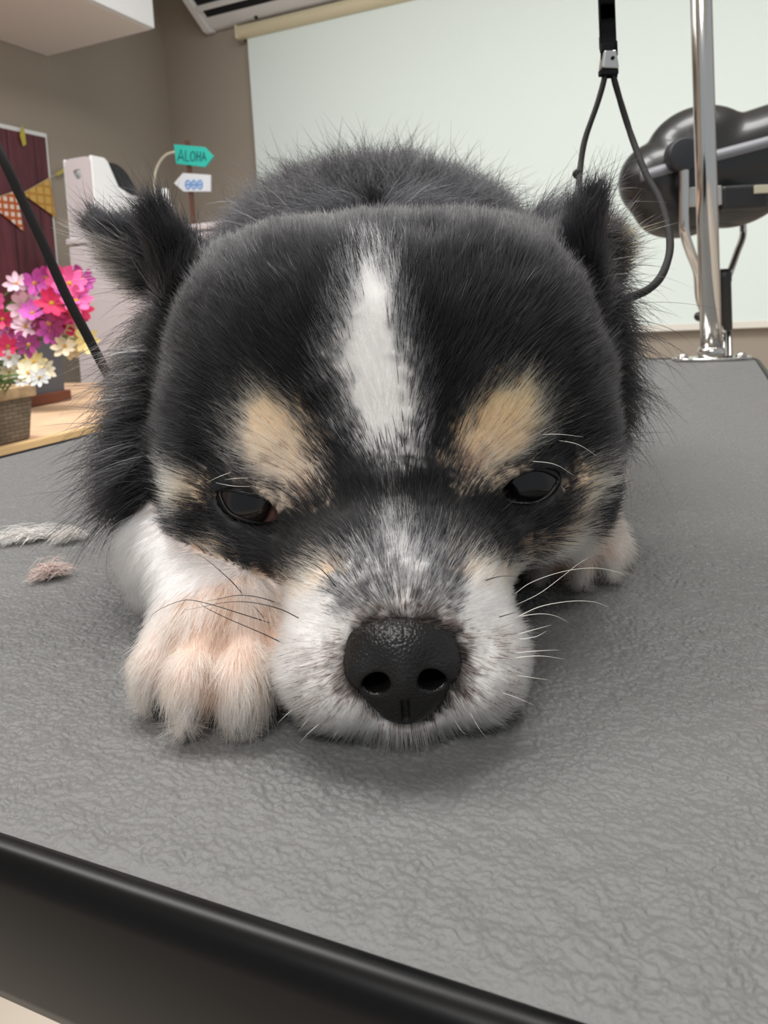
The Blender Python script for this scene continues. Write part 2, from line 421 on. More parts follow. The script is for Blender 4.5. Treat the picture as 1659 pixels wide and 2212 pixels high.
def lathe(bm, prof, seg=24):
    rings = [[bm.verts.new((r*math.cos(2*math.pi*k/seg), r*math.sin(2*math.pi*k/seg), z)) for k in range(seg)] for r, z in prof]
    for a, b in zip(rings[:-1], rings[1:]):
        for k in range(seg): bm.faces.new((a[k], a[(k+1)%seg], b[(k+1)%seg], b[k]))
    bm.faces.new(rings[0][::-1]); bm.faces.new(rings[-1])
t = room_thing('bottle', 2.03, -1.655, 1.093, 'small white rounded bottle between the white box and the signpost', 'bottle')
bm = bmesh.new(); lathe(bm, [(0.018, 0), (0.022, 0.006), (0.023, 0.09), (0.021, 0.118), (0.016, 0.135), (0.013, 0.138)]); obj('body', bm, M_WHITEP, t, smooth=True)
bm = bmesh.new(); lathe(bm, [(0.0145, 0.138), (0.0155, 0.141), (0.015, 0.168), (0.010, 0.176), (0.003, 0.178)]); obj('cap', bm, M_WHITEP, t, smooth=True)

# signpost
t = room_thing('signpost', 2.02, -1.56, 1.093, 'wooden signpost with a turquoise arrow board reading ALOHA', 'sign')
M_POST = mat('brown_post', (92, 58, 46), 0.7)
def sgn(px, py, du=0.0): return local_pix(t, px, py, 2.02+du)
c0 = sgn(402, 330); top = sgn(400, 302)
part('post', t, (c0.x-0.006, 0.004, 0), (c0.x+0.006, 0.016, top.z), M_POST, 0.001)
def board(name, pts, m):
    q = [sgn(*p) for p in pts]; bm = bmesh.new()
    a = [bm.verts.new((p.x, -0.004, p.z)) for p in q]; b = [bm.verts.new((p.x, 0.004, p.z)) for p in q]; n = len(q)
    bm.faces.new(a); bm.faces.new(b[::-1])
    for i in range(n): bm.faces.new((a[i], b[i], b[(i+1)%n], a[(i+1)%n]))
    return obj(name, bm, m, t, bevel=0.001)
M_TURQ = mat('turquoise_paint', (48, 186, 170), 0.6); M_SIGNW = mat('white_sign_paint', (214, 216, 220), 0.6)
b1 = board('arrow_board', [(377, 312), (443, 318), (462, 338), (444, 361), (382, 354)], M_TURQ)
b2 = board('arrow_board', [(377, 396), (396, 374), (455, 378), (455, 414), (398, 414)], M_SIGNW)
M_INK = mat('dark_teal_ink', (12, 74, 84), 0.6); M_BLUE = mat('blue_ink', (120, 160, 208), 0.6)
def strokes(name, par, lines, m, r=0.0016):
    bm = bmesh.new()
    for ln in lines: tube(bm, [sgn(*p)+Vector((0, -0.0045, 0)) for p in ln], r, 6)
    return obj(name, bm, m, par)
strokes('lettering', b1, [[(386, 347), (393, 324), (399, 348)], [(388, 340), (397, 341)],
    [(403, 326), (403, 348), (410, 348)], [(413, 338), (416, 329), (421, 328), (424, 337), (421, 347), (416, 348), (413, 338)],
    [(428, 327), (427, 349)], [(435, 328), (434, 349)], [(428, 338), (435, 338)],
    [(438, 348), (442, 329), (447, 347)], [(439, 341), (446, 341)]], M_INK, 0.0019)
strokes('lettering', b2, [[(408+13*k+5*math.cos(a), 399+9*math.sin(a)) for a in [0.5*i for i in range(13)]] for k in range(3)]+[[(402, 399), (440, 399)]], M_BLUE, 0.0032)

# low side table with the planters
M_WOODY = mat('pale_yellow_wood', (226, 190, 138), 0.5, var=0.08, vscale=9)
M_REDCL = mat('dark_red_cloth', (104, 34, 50), 0.8, bump=0.1, bscale=500)
M_BEIGE = mat('beige_table_surface', (206, 172, 140), 0.7, var=0.14, vscale=14)
t = room_thing('side_table', 0.85, -1.277, 0.0, 'low side table with beige top and dark red edge, carrying the planters', 'table')
part('table_top', t, (-0.39, -0.62, 0.658), (0.385, 0.62, 0.682), M_BEIGE, 0.002)
part('wood_edging', t, (0.3855, -0.62, 0.664), (0.398, 0.62, 0.683), M_WOODY, 0.002)
part('red_cloth_edge', t, (0.3855, -0.62, 0.600), (0.402, 0.62, 0.6635), M_REDCL, 0.002)
for x in (-0.36, 0.36):
    for y in (-0.58, 0.58): part('leg', t, (x-0.02, y-0.02, 0), (x+0.02, y+0.02, 0.658), M_WOODY, 0.003)

M_WOVEN, nt, b = new_mat('woven_basket'); N, L = nt.nodes, nt.links
tc = N.new('ShaderNodeTexCoord'); wv = N.new('ShaderNodeTexBrick'); wv.inputs['Scale'].default_value = 1.0
wv.inputs['Brick Width'].default_value = 0.016; wv.inputs['Row Height'].default_value = 0.0055; wv.inputs['Mortar Size'].default_value = 0.0008
wv.inputs['Color1'].default_value = srgb(132, 116, 98); wv.inputs['Color2'].default_value = srgb(112, 98, 82); wv.inputs['Mortar'].default_value = srgb(92, 78, 64)
sp = N.new('ShaderNodeSeparateXYZ'); cb = N.new('ShaderNodeCombineXYZ'); L.new(tc.outputs['Object'], sp.inputs[0])
ad = N.new('ShaderNodeMath'); L.new(sp.outputs['X'], ad.inputs[0]); L.new(sp.outputs['Y'], ad.inputs[1])
L.new(ad.outputs[0], cb.inputs['X']); L.new(sp.outputs['Z'], cb.inputs['Y']); L.new(cb.outputs[0], wv.inputs['Vector'])
L.new(wv.outputs['Color'], b.inputs['Base Color']); b.inputs['Roughness'].default_value = 0.7
bp = N.new('ShaderNodeBump'); bp.inputs['Distance'].default_value = 0.002; bp.inputs['Strength'].default_value = 0.6; bp.invert = True
L.new(wv.outputs['Fac'], bp.inputs['Height']); L.new(bp.outputs[0], b.inputs['Normal'])
M_RIM = mat('woven_rim', (182, 152, 116), 0.7, bump=0.5, bscale=160, var=0.2, vscale=80)
M_SOIL = mat('dark_foam_soil', (56, 48, 36), 0.9, bump=0.5, bscale=120)
M_GREEN = mat('artificial_leaf', (74, 108, 46), 0.55, var=0.25, vscale=25)
M_STEM = mat('artificial_stem', (96, 124, 62), 0.6)
M_GREYBOX = mat('dark_grey_planter', (86, 88, 96), 0.55)
M_BROWN = mat('brown_planter_base', (104, 54, 34), 0.55)
PET = {k: mat(k+'_petal', c, 0.6, var=0.10, vscale=30) for k, c in dict(pink=(240, 96, 160), hot=(226, 52, 104), magenta=(206, 92, 184),
       plum=(156, 56, 118), blush=(232, 196, 212), cream=(238, 226, 196), white=(240, 240, 238), yellow=(226, 206, 140)).items()}
M_CENTRE = mat('flower_centre', (222, 170, 60), 0.8, bump=0.6, bscale=400)

def petal_mesh(kind, width, cup):
    bm = bmesh.new(); rows = []
    prof = [(0.08, 0.18), (0.35, 0.70), (0.62, 1.0), (0.85, 0.72), (1.0, 0.16)]
    for s, w in prof:
        z = cup*(s*s)-0.10*s
        rows.append([bm.verts.new((x*w*width, s, z+0.10*abs(x)*w*(1-s))) for x in (-1, 0, 1)])
    for a, c in zip(rows[:-1], rows[1:]):
        for i in (0, 1): bm.faces.new((a[i], a[i+1], c[i+1], c[i]))
    me = bpy.data.meshes.new('petal'); bm.to_mesh(me); bm.free(); me.materials.append(PET[kind])
    me.polygons.foreach_set('use_smooth', [True]*len(me.polygons)); return me
PMESH = {k: petal_mesh(k, 0.27 if k in ('pink', 'hot', 'plum', 'magenta') else 0.24, 0.34) for k in PET}
bm = bmesh.new(); bmesh.ops.create_icosphere(bm, subdivisions=2, radius=1.0); bmesh.ops.scale(bm, vec=(1, 1, 0.55), verts=bm.verts)
CEN = bpy.data.meshes.new('flower'); bm.to_mesh(CEN); bm.free(); CEN.materials.append(M_CENTRE)
CEN.polygons.foreach_set('use_smooth', [True]*len(CEN.polygons))
def flower(t, pos, facing, size, kind, npet=7):
    pos = Vector(pos)-t.location; pos.rotate(Matrix.Rotation(-RROT, 3, 'Z'))
    d = Vector(facing); d.rotate(Matrix.Rotation(-RROT, 3, 'Z'))
    f = bpy.data.objects.new('flower', CEN); COL.objects.link(f); f.parent = t
    f.location = pos; f.rotation_euler = d.to_track_quat('Z', 'Y').to_euler(); f.scale = (size*0.17,)*3
    for k in range(npet):
        p = bpy.data.objects.new('petal', PMESH[kind]); COL.objects.link(p); p.parent = f
        p.rotation_euler = (random.uniform(-0.30, 0.40), 0, 2*math.pi*k/npet+random.uniform(-0.12, 0.12))
        p.scale = (5.9*random.uniform(0.9, 1.1),)*3; p.location.z = random.uniform(-0.25, 0.1)
    return pos
LEAF = None
def leaf_mesh():
    bm = bmesh.new(); rows = []
    for s, w in [(0, 0.04), (0.25, 0.13), (0.55, 0.16), (0.8, 0.10), (1, 0.01)]:
        z = 0.22*math.sin(s*2.2)
        rows.append([bm.verts.new((x*w, s, z+0.05*abs(x))) for x in (-1, 0, 1)])
    for a, c in zip(rows[:-1], rows[1:]):
        for i in (0, 1): bm.faces.new((a[i], a[i+1], c[i+1], c[i]))
    me = bpy.data.meshes.new('leaf'); bm.to_mesh(me); bm.free(); me.materials.append(M_GREEN); return me
LEAF = leaf_mesh()
def leaf(t, pos, direction, size):     # pos in the planter's own frame
    o = bpy.data.objects.new('leaf', LEAF); COL.objects.link(o); o.parent = t; o.location = pos
    o.rotation_euler = Vector(direction).to_track_quat('Y', 'Z').to_euler(); o.scale = (size,)*3
def planter_box(t, wx, wy, h, taper, m, mrim, rim=0.014):
    bm = bmesh.new(); ring = []
    for z, k in ((0, taper), (h, 1.0), (h, 0.9), (h*0.75, 0.88)):
        ring.append([bm.verts.new((sx*wx*k, sy*(wy-wx+wx*k), z)) for sx, sy in ((-1,-1),(1,-1),(1,1),(-1,1))])
    bm.faces.new(ring[0][::-1])
    for a, c in zip(ring[:-1], ring[1:]):
        for i in range(4): bm.faces.new((a[i], a[(i+1)%4], c[(i+1)%4], c[i]))
    bm.faces.new(ring[-1]); o = obj('basket', bm, m, t, bevel=0.003)
    bm = bmesh.new()
    for lo, hi in (((-wx-0.003, -wy-0.003, h-rim), (-wx+0.007, wy+0.003, h+0.003)), ((wx-0.007, -wy-0.003, h-rim), (wx+0.003, wy+0.003, h+0.003)),
                   ((-wx, -wy-0.003, h-rim), (wx, -wy+0.007, h+0.003)), ((-wx, wy-0.007, h-rim), (wx, wy+0.003, h+0.003))): box(bm, lo, hi)
    obj('rim', bm, mrim, t, bevel=0.002)
    part('soil', t, (-wx*0.9, -wy+0.008, h*0.7), (wx*0.9, wy-0.008, h*0.86), M_SOIL)
def to_cam(p): return (Vector((0, 0, CAM_Z+0.1))-Vector(p)).normalized()
def jig(d, a=0.5): return (Vector(d)+Vector((random.uniform(-a, a), random.uniform(-a, a), random.uniform(-a, a)+0.15))).normalized()
def grow(t, flowers, depth, wx, wy, h, size):
    for (px, py, kind, s) in flowers:
        w = pix(px, py, depth+random.uniform(-0.03, 0.03))
        lp = flower(t, w, jig(to_cam(w)), size*s, kind, 8)
        foot = Vector((max(-wx*0.8, min(wx*0.8, lp.x*0.5)), max(-wy*0.88, min(wy*0.88, lp.y*0.93)), h*0.8))
        tube_obj('stem', spline([foot, foot.lerp(lp, 0.5)+Vector((0, 0, 0.015)), lp-Vector((0, 0, 0.003))], 7), 0.0016, M_STEM, t, 5)

t = room_thing('basket_planter', 0.555, -0.945, 0.683, 'woven basket planter of white and cream artificial flowers on side table edge', 'planter')
planter_box(t, 0.055, 0.215, 0.075, 0.88, M_WOVEN, M_RIM)
grow(t, [(22, 772, 'white', .8), (75, 782, 'yellow', 1.0), (96, 797, 'cream', 1.0), (45, 822, 'white', .7), (20, 805, 'cream', .8), (-30, 780, 'white', 1), (-60, 810, 'cream', 1),
         (8, 745, 'pink', 0.9), (-25, 735, 'hot', 1.0), (28, 735, 'plum', 1.0), (62, 745, 'plum', 1.0), (5, 690, 'hot', 0.9), (-10, 650, 'pink', .9), (-60, 700, 'magenta', 1), (60, 805, 'cream', 1.0), (85, 815, 'white', 0.8), (35, 795, 'white', 0.9), (18, 748, 'hot', 1.0)], 0.99, 0.055, 0.215, 0.075, 0.0165)
for i in range(90):
    y = random.uniform(-0.19, 0.19); x = random.uniform(-0.04, 0.04); a = random.uniform(0, 6.28)
    leaf(t, (x, y, 0.066), (0.45*math.cos(a), 0.45*math.sin(a), 1), random.uniform(0.035, 0.085))

t = room_thing('grey_planter', 0.86, -1.29, 0.683, 'dark grey planter box with brown base, filled with pink and magenta flowers', 'planter')
planter_box(t, 0.065, 0.285, 0.165, 0.94, M_GREYBOX, M_WOODY, 0.018)
part('base', t, (-0.07, -0.29, 0.0), (0.07, 0.29, 0.022), M_BROWN, 0.003)
grow(t, [(98, 600, 'magenta', 1.0), (75, 612, 'magenta', 0.9), (128, 605, 'pink', 1.05), (150, 612, 'pink', 1.0), (178, 603, 'magenta', 1.0), (118, 630, 'pink', 1.1), (148, 635, 'pink', 1.1),
         (112, 655, 'hot', 1.0), (140, 660, 'hot', 1.05), (165, 650, 'pink', 1.0), (172, 668, 'hot', 0.9), (95, 662, 'plum', 0.9), (62, 638, 'blush', 1.1), (75, 650, 'blush', 0.9),
         (45, 690, 'blush', 1.0), (70, 676, 'magenta', 0.8), (55, 705, 'blush', 0.9), (118, 690, 'hot', 1.1), (145, 700, 'hot', 1.1), (110, 715, 'magenta', 0.9), (128, 735, 'magenta', 0.8),
         (150, 738, 'cream', 1.1), (168, 728, 'cream', 1.0), (140, 748, 'cream', 0.8), (185, 735, 'yellow', 0.9), (35, 612, 'blush', 0.7), (88, 690, 'blush', 0.9), (100, 620, 'pink', 1.0), (132, 648, 'hot', 1.0), (158, 628, 'magenta', 1.0), (125, 672, 'hot', 1.1), (155, 680, 'pink', 1.0), (132, 712, 'hot', 1.0), (105, 698, 'plum', 1.0), (82, 630, 'magenta', 1.0), (50, 660, 'blush', 1.0), (65, 695, 'blush', 0.9), (158, 745, 'cream', 1.0), (175, 748, 'cream', 0.9), (20, 720, 'plum', 1.0), (52, 722, 'plum', 1.0)], 1.36, 0.065, 0.285, 0.165, 0.029)
for i in range(44):
    y = random.uniform(-0.1, 0.27); x = random.uniform(-0.05, 0.05); a = random.uniform(0, 6.28)
    leaf(t, (x, y, 0.140), (0.7*math.cos(a), 0.7*math.sin(a), 0.7), random.uniform(0.05, 0.09))

# ================================================================== grooming table
H0, H1, V0, V1 = 0.0766, 0.848, -0.392, 0.044
def rounded_rect(u0, u1, v0, v1, r, seg=10):
    pts = []
    for cx, cy, a0 in ((v1-r, u1-r, 0), (v0+r, u1-r, 90), (v0+r, u0+r, 180), (v1-r, u0+r, 270)):
        for k in range(seg+1):
            a = math.radians(a0+90*k/seg); pts.append((cx+r*math.cos(a), cy+r*math.sin(a)))
    return pts
t = room_thing('grooming_table', 0, 0, 0.0, 'grooming table with grey pebbled rubber top and black edge band', 'table')
m, nt, b = new_mat('grey_pebbled_rubber'); N, L = nt.nodes, nt.links
tc = N.new('ShaderNodeTexCoord')
n2 = N.new('ShaderNodeTexNoise'); n2.inputs['Scale'].default_value = 1500; n2.inputs['Detail'].default_value = 4; L.new(tc.outputs['Object'], n2.inputs['Vector'])
bp = N.new('ShaderNodeBump'); bp.inputs['Distance'].default_value = 0.00025; bp.inputs['Strength'].default_value = 0.6
L.new(n2.outputs['Fac'], bp.inputs['Height']); L.new(bp.outputs[0], b.inputs['Normal'])
b.inputs['Base Color'].default_value = srgb(96, 96, 95); b.inputs['Roughness'].default_value = 0.50; b.inputs['Specular IOR Level'].default_value = 0.45
b.inputs['Sheen Weight'].default_value = 0.5; b.inputs['Sheen Roughness'].default_value = 0.3
bm = bmesh.new(); prism(bm, rounded_rect(H0, H1, V0, V1, 0.03), TAB_Z-0.006, TAB_Z-0.0009); obj('rubber_top', bm, m, t)
bm = bmesh.new(); prism(bm, rounded_rect(H0, H1, V0, V1, 0.03), TAB_Z-0.024, TAB_Z-0.0061); obj('board', bm, M_BLACKP, t)
def cells(x, y, size, seed):        # 2-D Worley noise: nearest and second distance, in cell units
    gx, gy = x/size, y/size; ix, iy = np.floor(gx).astype(np.int64), np.floor(gy).astype(np.int64)
    d1 = np.full(x.shape, 9.0); d2 = np.full(x.shape, 9.0); tone = np.zeros(x.shape)
    for i in (-1, 0, 1):
        for j in (-1, 0, 1):
            h = ((ix+i)*374761393+(iy+j)*668265263+seed*974711) & 0x7fffffff
            h = ((h ^ (h >> 13))*1274126177) & 0x7fffffff; h = h ^ (h >> 16)
            px = ix+i+0.1+0.8*(h & 1023)/1023; py = iy+j+0.1+0.8*((h >> 10) & 1023)/1023
            d = np.hypot(gx-px, gy-py); nr = d < d1
            d2 = np.where(nr, d1, np.minimum(d2, d)); tone = np.where(nr, ((h >> 20) & 255)/255.0, tone); d1 = np.where(nr, d, d1)
    return d1, d2, tone
def n2d(x, y, sc, seed): return vnoise(np.stack([x.ravel(), y.ravel(), np.zeros(x.size)], 1), sc, seed).reshape(x.shape)
uu = [H0+0.0004]
while uu[-1] < H1-0.001: uu.append(uu[-1]+0.00030+0.0026*max(0, uu[-1]-0.16)**1.25)
uu = np.array(uu); nv_ = 960; vv = np.linspace(0, 1, nv_)
s_ = np.sign(vv-0.70)*np.abs(vv-0.70)**1.0; vv = V1-0.0004-(V1-V0-0.0008)*(1-vv)**1.35
U_, V_ = np.meshgrid(uu, vv, indexing='ij')
du = 0.0011*n2d(U_, V_, 420, 1)+0.0022*n2d(U_, V_, 110, 2); dw = 0.0011*n2d(U_, V_, 420, 3)+0.0022*n2d(U_, V_, 110, 4)
c1, c2, tn = cells(U_+du, V_+dw, 0.0019, 5); k1, k2, _ = cells(U_*0.9+1.2*du+0.3, V_+1.2*dw, 0.0012, 9)
sst = lambda x, a, b_: (lambda q: q*q*(3-2*q))(np.clip((x-a)/(b_-a), 0, 1))
hz_ = 0.00036*sst(c2-c1, 0.0, 0.30)*(0.55+0.45*tn)*(0.75+0.5*n2d(U_, V_, 60, 8))+0.00023*sst(k2-k1, 0.0, 0.24)+0.00012*n2d(U_, V_, 900, 6)+0.00024*n2d(U_, V_, 250, 7)
keep = np.ones(U_.shape, bool); r_ = 0.0298
for cu_, cv_, su, sv in ((H1-r_, V1-r_, 1, 1), (H1-r_, V0+r_, 1, -1), (H0+r_, V0+r_, -1, -1), (H0+r_, V1-r_, -1, 1)):
    q1, q2 = (U_-cu_)*su, (V_-cv_)*sv; keep &= ~((q1 > 0)&(q2 > 0)&(np.hypot(q1, q2) > r_))
edge_d = np.minimum(np.minimum(U_-H0, H1-U_), np.minimum(V_-V0, V1-V_)); hz_ = hz_*sst(edge_d, 0.0, 0.004)
pv = np.stack([V_, U_, TAB_Z-0.00070+hz_], -1).reshape(-1, 3); ii = np.arange(U_.size).reshape(U_.shape)
pq = np.stack([ii[:-1, :-1], ii[:-1, 1:], ii[1:, 1:], ii[1:, :-1]], -1).reshape(-1, 4); pq = pq[keep.ravel()[pq].all(1)][:, ::-1]
link('pebbled_surface', np_mesh('pebbled_surface', pv, pq), t, m)
print('table relief', U_.shape, round(time.time()-T0, 1))
bm = bmesh.new()                   # edge band swept round the rim
out = rounded_rect(H0, H1, V0, V1, 0.03, 12)
profile = [(0.0002, -0.0002), (0.0016, 0.0004), (0.0032, -0.0001), (0.0045, -0.0016), (0.0050, -0.004), (0.0050, -0.021), (0.0042, -0.0235), (0.0025, -0.025), (0.0002, -0.025)]
rings = []
for i, (x, y) in enumerate(out):
    x0, y0 = out[i-1]; x1, y1 = out[(i+1)%len(out)]; tx, ty = x1-x0, y1-y0; l = math.hypot(tx, ty); nx, ny = ty/l, -tx/l
    rings.append([bm.verts.new((x+nx*o, y+ny*o, TAB_Z+z)) for o, z in profile])
for i in range(len(rings)):
    a, c = rings[i], rings[(i+1)%len(rings)]
    for k in range(len(profile)-1): bm.faces.new((a[k], a[k+1], c[k+1], c[k]))
obj('edge_band', bm, mat('black_edge_rubber', (6, 6, 7), 0.34, spec=0.2), t, smooth=True)
for x in (V0+0.05, V1-0.05):
    for y in (H0+0.06, H1-0.06): part('leg', t, (x-0.014, y-0.014, 0), (x+0.014, y+0.014, TAB_Z-0.024), M_CHROME, 0.003)

# grooming arm: base plate, pole, overhead bar
t = room_thing('grooming_pole', 0.822, 0.004, TAB_Z, 'chrome grooming pole bolted to the far corner of the table', 'grooming pole')
bm = bmesh.new()
pl = [(0.0475*math.cos(a)*(1 if True else 1), 0.016*math.sin(a)) for a in [2*math.pi*k/40 for k in range(40)]]
prism(bm, [(x*0.80, y) for x, y in pl], 0.0, 0.003); obj('base_plate', bm, M_CHROME, t, bevel=0.001)
for x in (-0.027, 0.027):
    bm = bmesh.new(); lathe(bm, [(0.0055, 0.003), (0.0052, 0.0052), (0.0035, 0.0068), (0.0008, 0.0072)], 16); o = obj('screw', bm, M_CHROME, t, smooth=True); o.location.x = x
tube_obj('pole', [(0, 0, 0.003), (0, 0, 0.25), (0, 0, 0.95)], 0.0102, M_CHROME, t, 32)
bm = bmesh.new(); lathe(bm, [(0.013, 0.003), (0.013, 0.010), (0.0115, 0.013), (0.0103, 0.0135)], 32); obj('collar', bm, M_CHROME, t, smooth=True)
tube_obj('overhead_bar', spline([(0, 0, 0.95), (0, -0.02, 0.985), (-0.005, -0.1, 1.0), (-0.045, -0.56, 1.0)], 24), 0.0085, M_CHROME, t, 20)

# grooming noose hanging from the bar, loop round the dog's neck
M_STRAP = mat('black_strap', (20, 21, 24), 0.8, spec=0.2)
M_ROPE = mat('black_rope', (27, 25, 25), 0.75, bump=0.4, bscale=1800, spec=0.3)
D = 0.345
t = tag(empty('grooming_noose', pix(1314, 125, D)), 'black grooming noose with metal slide hanging beside the dog', 'noose')
def rel(p): return Vector(p)-t.location
bm = bmesh.new()
up = [pix(1313, 112, D), pix(1309, 0, D), pix(1306, -140, D), Vector((pix(1306, -140, D).x, D, TAB_Z+0.990))]
w = 0.0034
for a, c in zip(up[:-1], up[1:]):
    pass
rows = []
for p in spline(up, 24):
    p = rel(p); rows.append([bm.verts.new(p+Vector((sx*w, sy*0.0008, 0))) for sx, sy in ((-1,-1),(1,-1),(1,1),(-1,1))])
for a, c in zip(rows[:-1], rows[1:]):
    for i in range(4): bm.faces.new((a[i], a[(i+1)%4], c[(i+1)%4], c[i]))
bm.faces.new(rows[0][::-1]); bm.faces.new(rows[-1]); obj('strap', bm, M_STRAP, t)
bm = bmesh.new()                   # folded strap end
for px0, py0, px1, py1, dz in ((1299, 92, 1325, 112, -0.0016), (1295, 78, 1303, 108, 0.0012), (1321, 88, 1333, 122, 0.0012)):
    a = rel(pix(px0, py1, D+dz)); c = rel(pix(px1, py0, D+dz)); box(bm, (a.x, a.y-0.0009, a.z), (c.x, c.y+0.0009, c.z))
obj('strap_fold', bm, M_STRAP, t, bevel=0.0005)
bm = bmesh.new()                   # metal slide, a tapered shell
q = [rel(pix(x, y, D)) for x, y in ((1301, 112), (1328, 112), (1334, 152), (1296, 151))]
a = [bm.verts.new(p+Vector((0, -0.003, 0))) for p in q]; c = [bm.verts.new(p+Vector((0, 0.003, 0))) for p in q]
bm.faces.new(a); bm.faces.new(c[::-1])
for i in range(4): bm.faces.new((a[i], c[i], c[(i+1)%4], a[(i+1)%4]))
sl = obj('slide', bm, mat('satin_steel', (200, 200, 198), 0.3, metal=1.0), t, bevel=0.0008)
bm = bmesh.new(); lathe(bm, [(0.0008, 0), (0.0008, 0.0006), (0.0005, 0.0009)], 14); r_ = obj('rivet', bm, M_STRAP, sl, smooth=True)
r_.location = rel(pix(1319, 130, D))+Vector((0, -0.003, 0)); r_.rotation_euler.x = math.pi/2
left = [(1306, 150, D), (1305, 172, D), (1290, 225, D-0.004), (1264, 300, D-0.012), (1254, 360, D-0.02), (1251, 405, D-0.03), (1250, 440, D-0.042), (1250, 500, D-0.055)]
right = [(1322, 150, D), (1329, 180, D), (1345, 235, D-0.004), (1366, 300, D-0.012), (1395, 375, D-0.03), (1425, 430, D-0.045), (1443, 490, D-0.06), (1447, 540, D-0.072), (1432, 590, D-0.085), (1405, 622, D-0.095), (1368, 640, D-0.10), (1330, 652, D-0.10), (1270, 660, D-0.085)]
wl = [rel(pix(*p)) for p in left]; wr = [rel(pix(*p)) for p in right]
tube_obj('loop_cord', spline(wl, 40), 0.0013, M_ROPE, t, 8); tube_obj('loop_cord', spline(wr, 60), 0.0014, M_ROPE, t, 8)
bm = bmesh.new(); bmesh.ops.create_icosphere(bm, subdivisions=2, radius=0.0023); o = obj('knot', bm, M_ROPE, t, smooth=True); o.location = rel(pix(1248, 376, D-0.022))
bm = bmesh.new(); box(bm, (-0.0042, -0.002, -0.0016), (0.0042, 0.002, 0.0012)); o = obj('cord_clip', bm, M_STRAP, t, bevel=0.0006); o.location = rel(pix(1314, 156, D))
bc_ = Vector((up[-1].x, D, TAB_Z+1.0)); tube_obj('hanging_loop', [rel(bc_+Vector((0.0105*math.cos(a)*UY, -0.0105*math.cos(a)*UX, 0.0105*math.sin(a)))) for a in [2*math.pi*i/24 for i in range(25)]], 0.0014, M_STRAP, t, 8)

# second black cord, running up and out to the left
t = tag(empty('black_cord', pix(200, 745, 0.30)), 'thin black cord slanting up from behind the dog past the pink flowers', 'cord')
pts = [pix(265, 860, 0.30), pix(228, 800, 0.30), pix(190, 728, 0.30), pix(140, 632, 0.30), pix(90, 520, 0.30), pix(45, 425, 0.30), pix(0, 330, 0.30), pix(-70, 180, 0.31), pix(-130, 20, 0.33)]
pts += [Vector((-0.21, 0.36, 1.2)), Vector((-0.20, 0.42, 1.7)), Vector((-0.20, 0.45, ZC))]
tube_obj('cord', [p-t.location for p in spline(pts, 90)], 0.0019, M_ROPE, t, 10)

# ================================================================== stand dryer
DY = 1.22
t = tag(empty('stand_dryer', (pix(1568, 740, DY).x, DY, 0)), 'black pet dryer head on a chrome fork stand behind the pole', 'dryer')
M_DRY = mat('dryer_housing', (22, 23, 25), 0.34, coat=0.2); M_BAND = mat('grey_band', (112, 113, 118), 0.4)
def dl(px, py, dd=0.0): return pix(px, py, DY+dd)-t.location
A, B_ = np.array(dl(1424, 392)), np.array(dl(1900, 262)); top_c = np.array(dl(1512, 325)); bot_c = np.array(dl(1478, 440)); bot2 = np.array(dl(1585, 415))
ang = math.degrees(math.atan2(B_[2]-A[2], B_[0]-A[0])); RD = rotm(y=-ang)
def dryer(p):
    d = cap(p, A, B_, 0.064, 0.082)
    d = smin(d, ell(p, top_c, (0.088, 0.060, 0.070), RD), 0.008)
    d = smin(d, ell(p, bot_c, (0.080, 0.062, 0.054), RD), 0.012)
    d = smin(d, ell(p, bot2, (0.085, 0.06, 0.056), RD), 0.012)
    return d
lo = np.minimum(A, B_)-0.11; hi = np.maximum(A, B_)+0.12
dv, dq = surface_nets(dryer, lo, hi, 0.005, 2); link('housing', np_mesh('housing', dv, dq), t, M_DRY)
bm = bmesh.new()                   # pale band laid round the housing
ctr = [dl(px, 396-(px-1345)*0.262) for px in range(1362, 1800, 18)]
for z0, z1, nm in ((0, 0, 'band'),):
    a_r = []
    for c in ctr:
        row = []
        for dz in (0.0085, -0.0085):
            q = np.array([[c.x, -0.30, c.z+dz]], np.float32)
            for _ in range(40):
                q[:, 1] += np.maximum(dryer(q), 0)*0.9
            row.append(Vector(q[0].tolist())-Vector((0, 0.0025, 0)))
        a_r.append([bm.verts.new(x) for x in row])
    for a, c in zip(a_r[:-1], a_r[1:]): bm.faces.new((a[0], a[1], c[1], c[0]))
o = obj('band', bm, M_BAND, t, smooth=True); sm = o.modifiers.new('solid', 'SOLIDIFY'); sm.thickness = 0.0015
kp = dl(1474, 336, -0.082); bm = bmesh.new(); lathe(bm, [(0.024, -0.012), (0.0255, -0.008), (0.0255, 0.010), (0.023, 0.014), (0.004, 0.0145)], 32)
k = obj('pivot_knob', bm, mat('knob_black', (30, 32, 38), 0.5), t, smooth=True, bevel=0.001); k.location = kp; k.rotation_euler.x = math.pi/2
tube_obj('fork_arm', spline([dl(1478, 350, -0.088), dl(1478, 430, -0.088), dl(1479, 500, -0.085), dl(1492, 545, -0.07), dl(1508, 590, -0.04), dl(1514, 650, -0.015), dl(1540, 700, 0.0), dl(1566, 712, 0.0)], 50), 0.0075, M_CHROME, t, 16)
tube_obj('fork_arm', spline([dl(1604, 400, 0.06), dl(1605, 480, 0.055), dl(1604, 512, 0.05), dl(1592, 545, 0.03), dl(1576, 590, 0.0), dl(1569, 606, 0.0)], 40), 0.0055, M_CHROME, t, 16)
bm = bmesh.new(); lathe(bm, [(0.006, 0), (0.0102, 0.004), (0.0102, 0.080), (0.0112, 0.084), (0.0112, 0.096), (0.007, 0.103)], 24)
g = obj('grip', bm, M_BLACKP, t, smooth=True); g.location = dl(1568, 716)
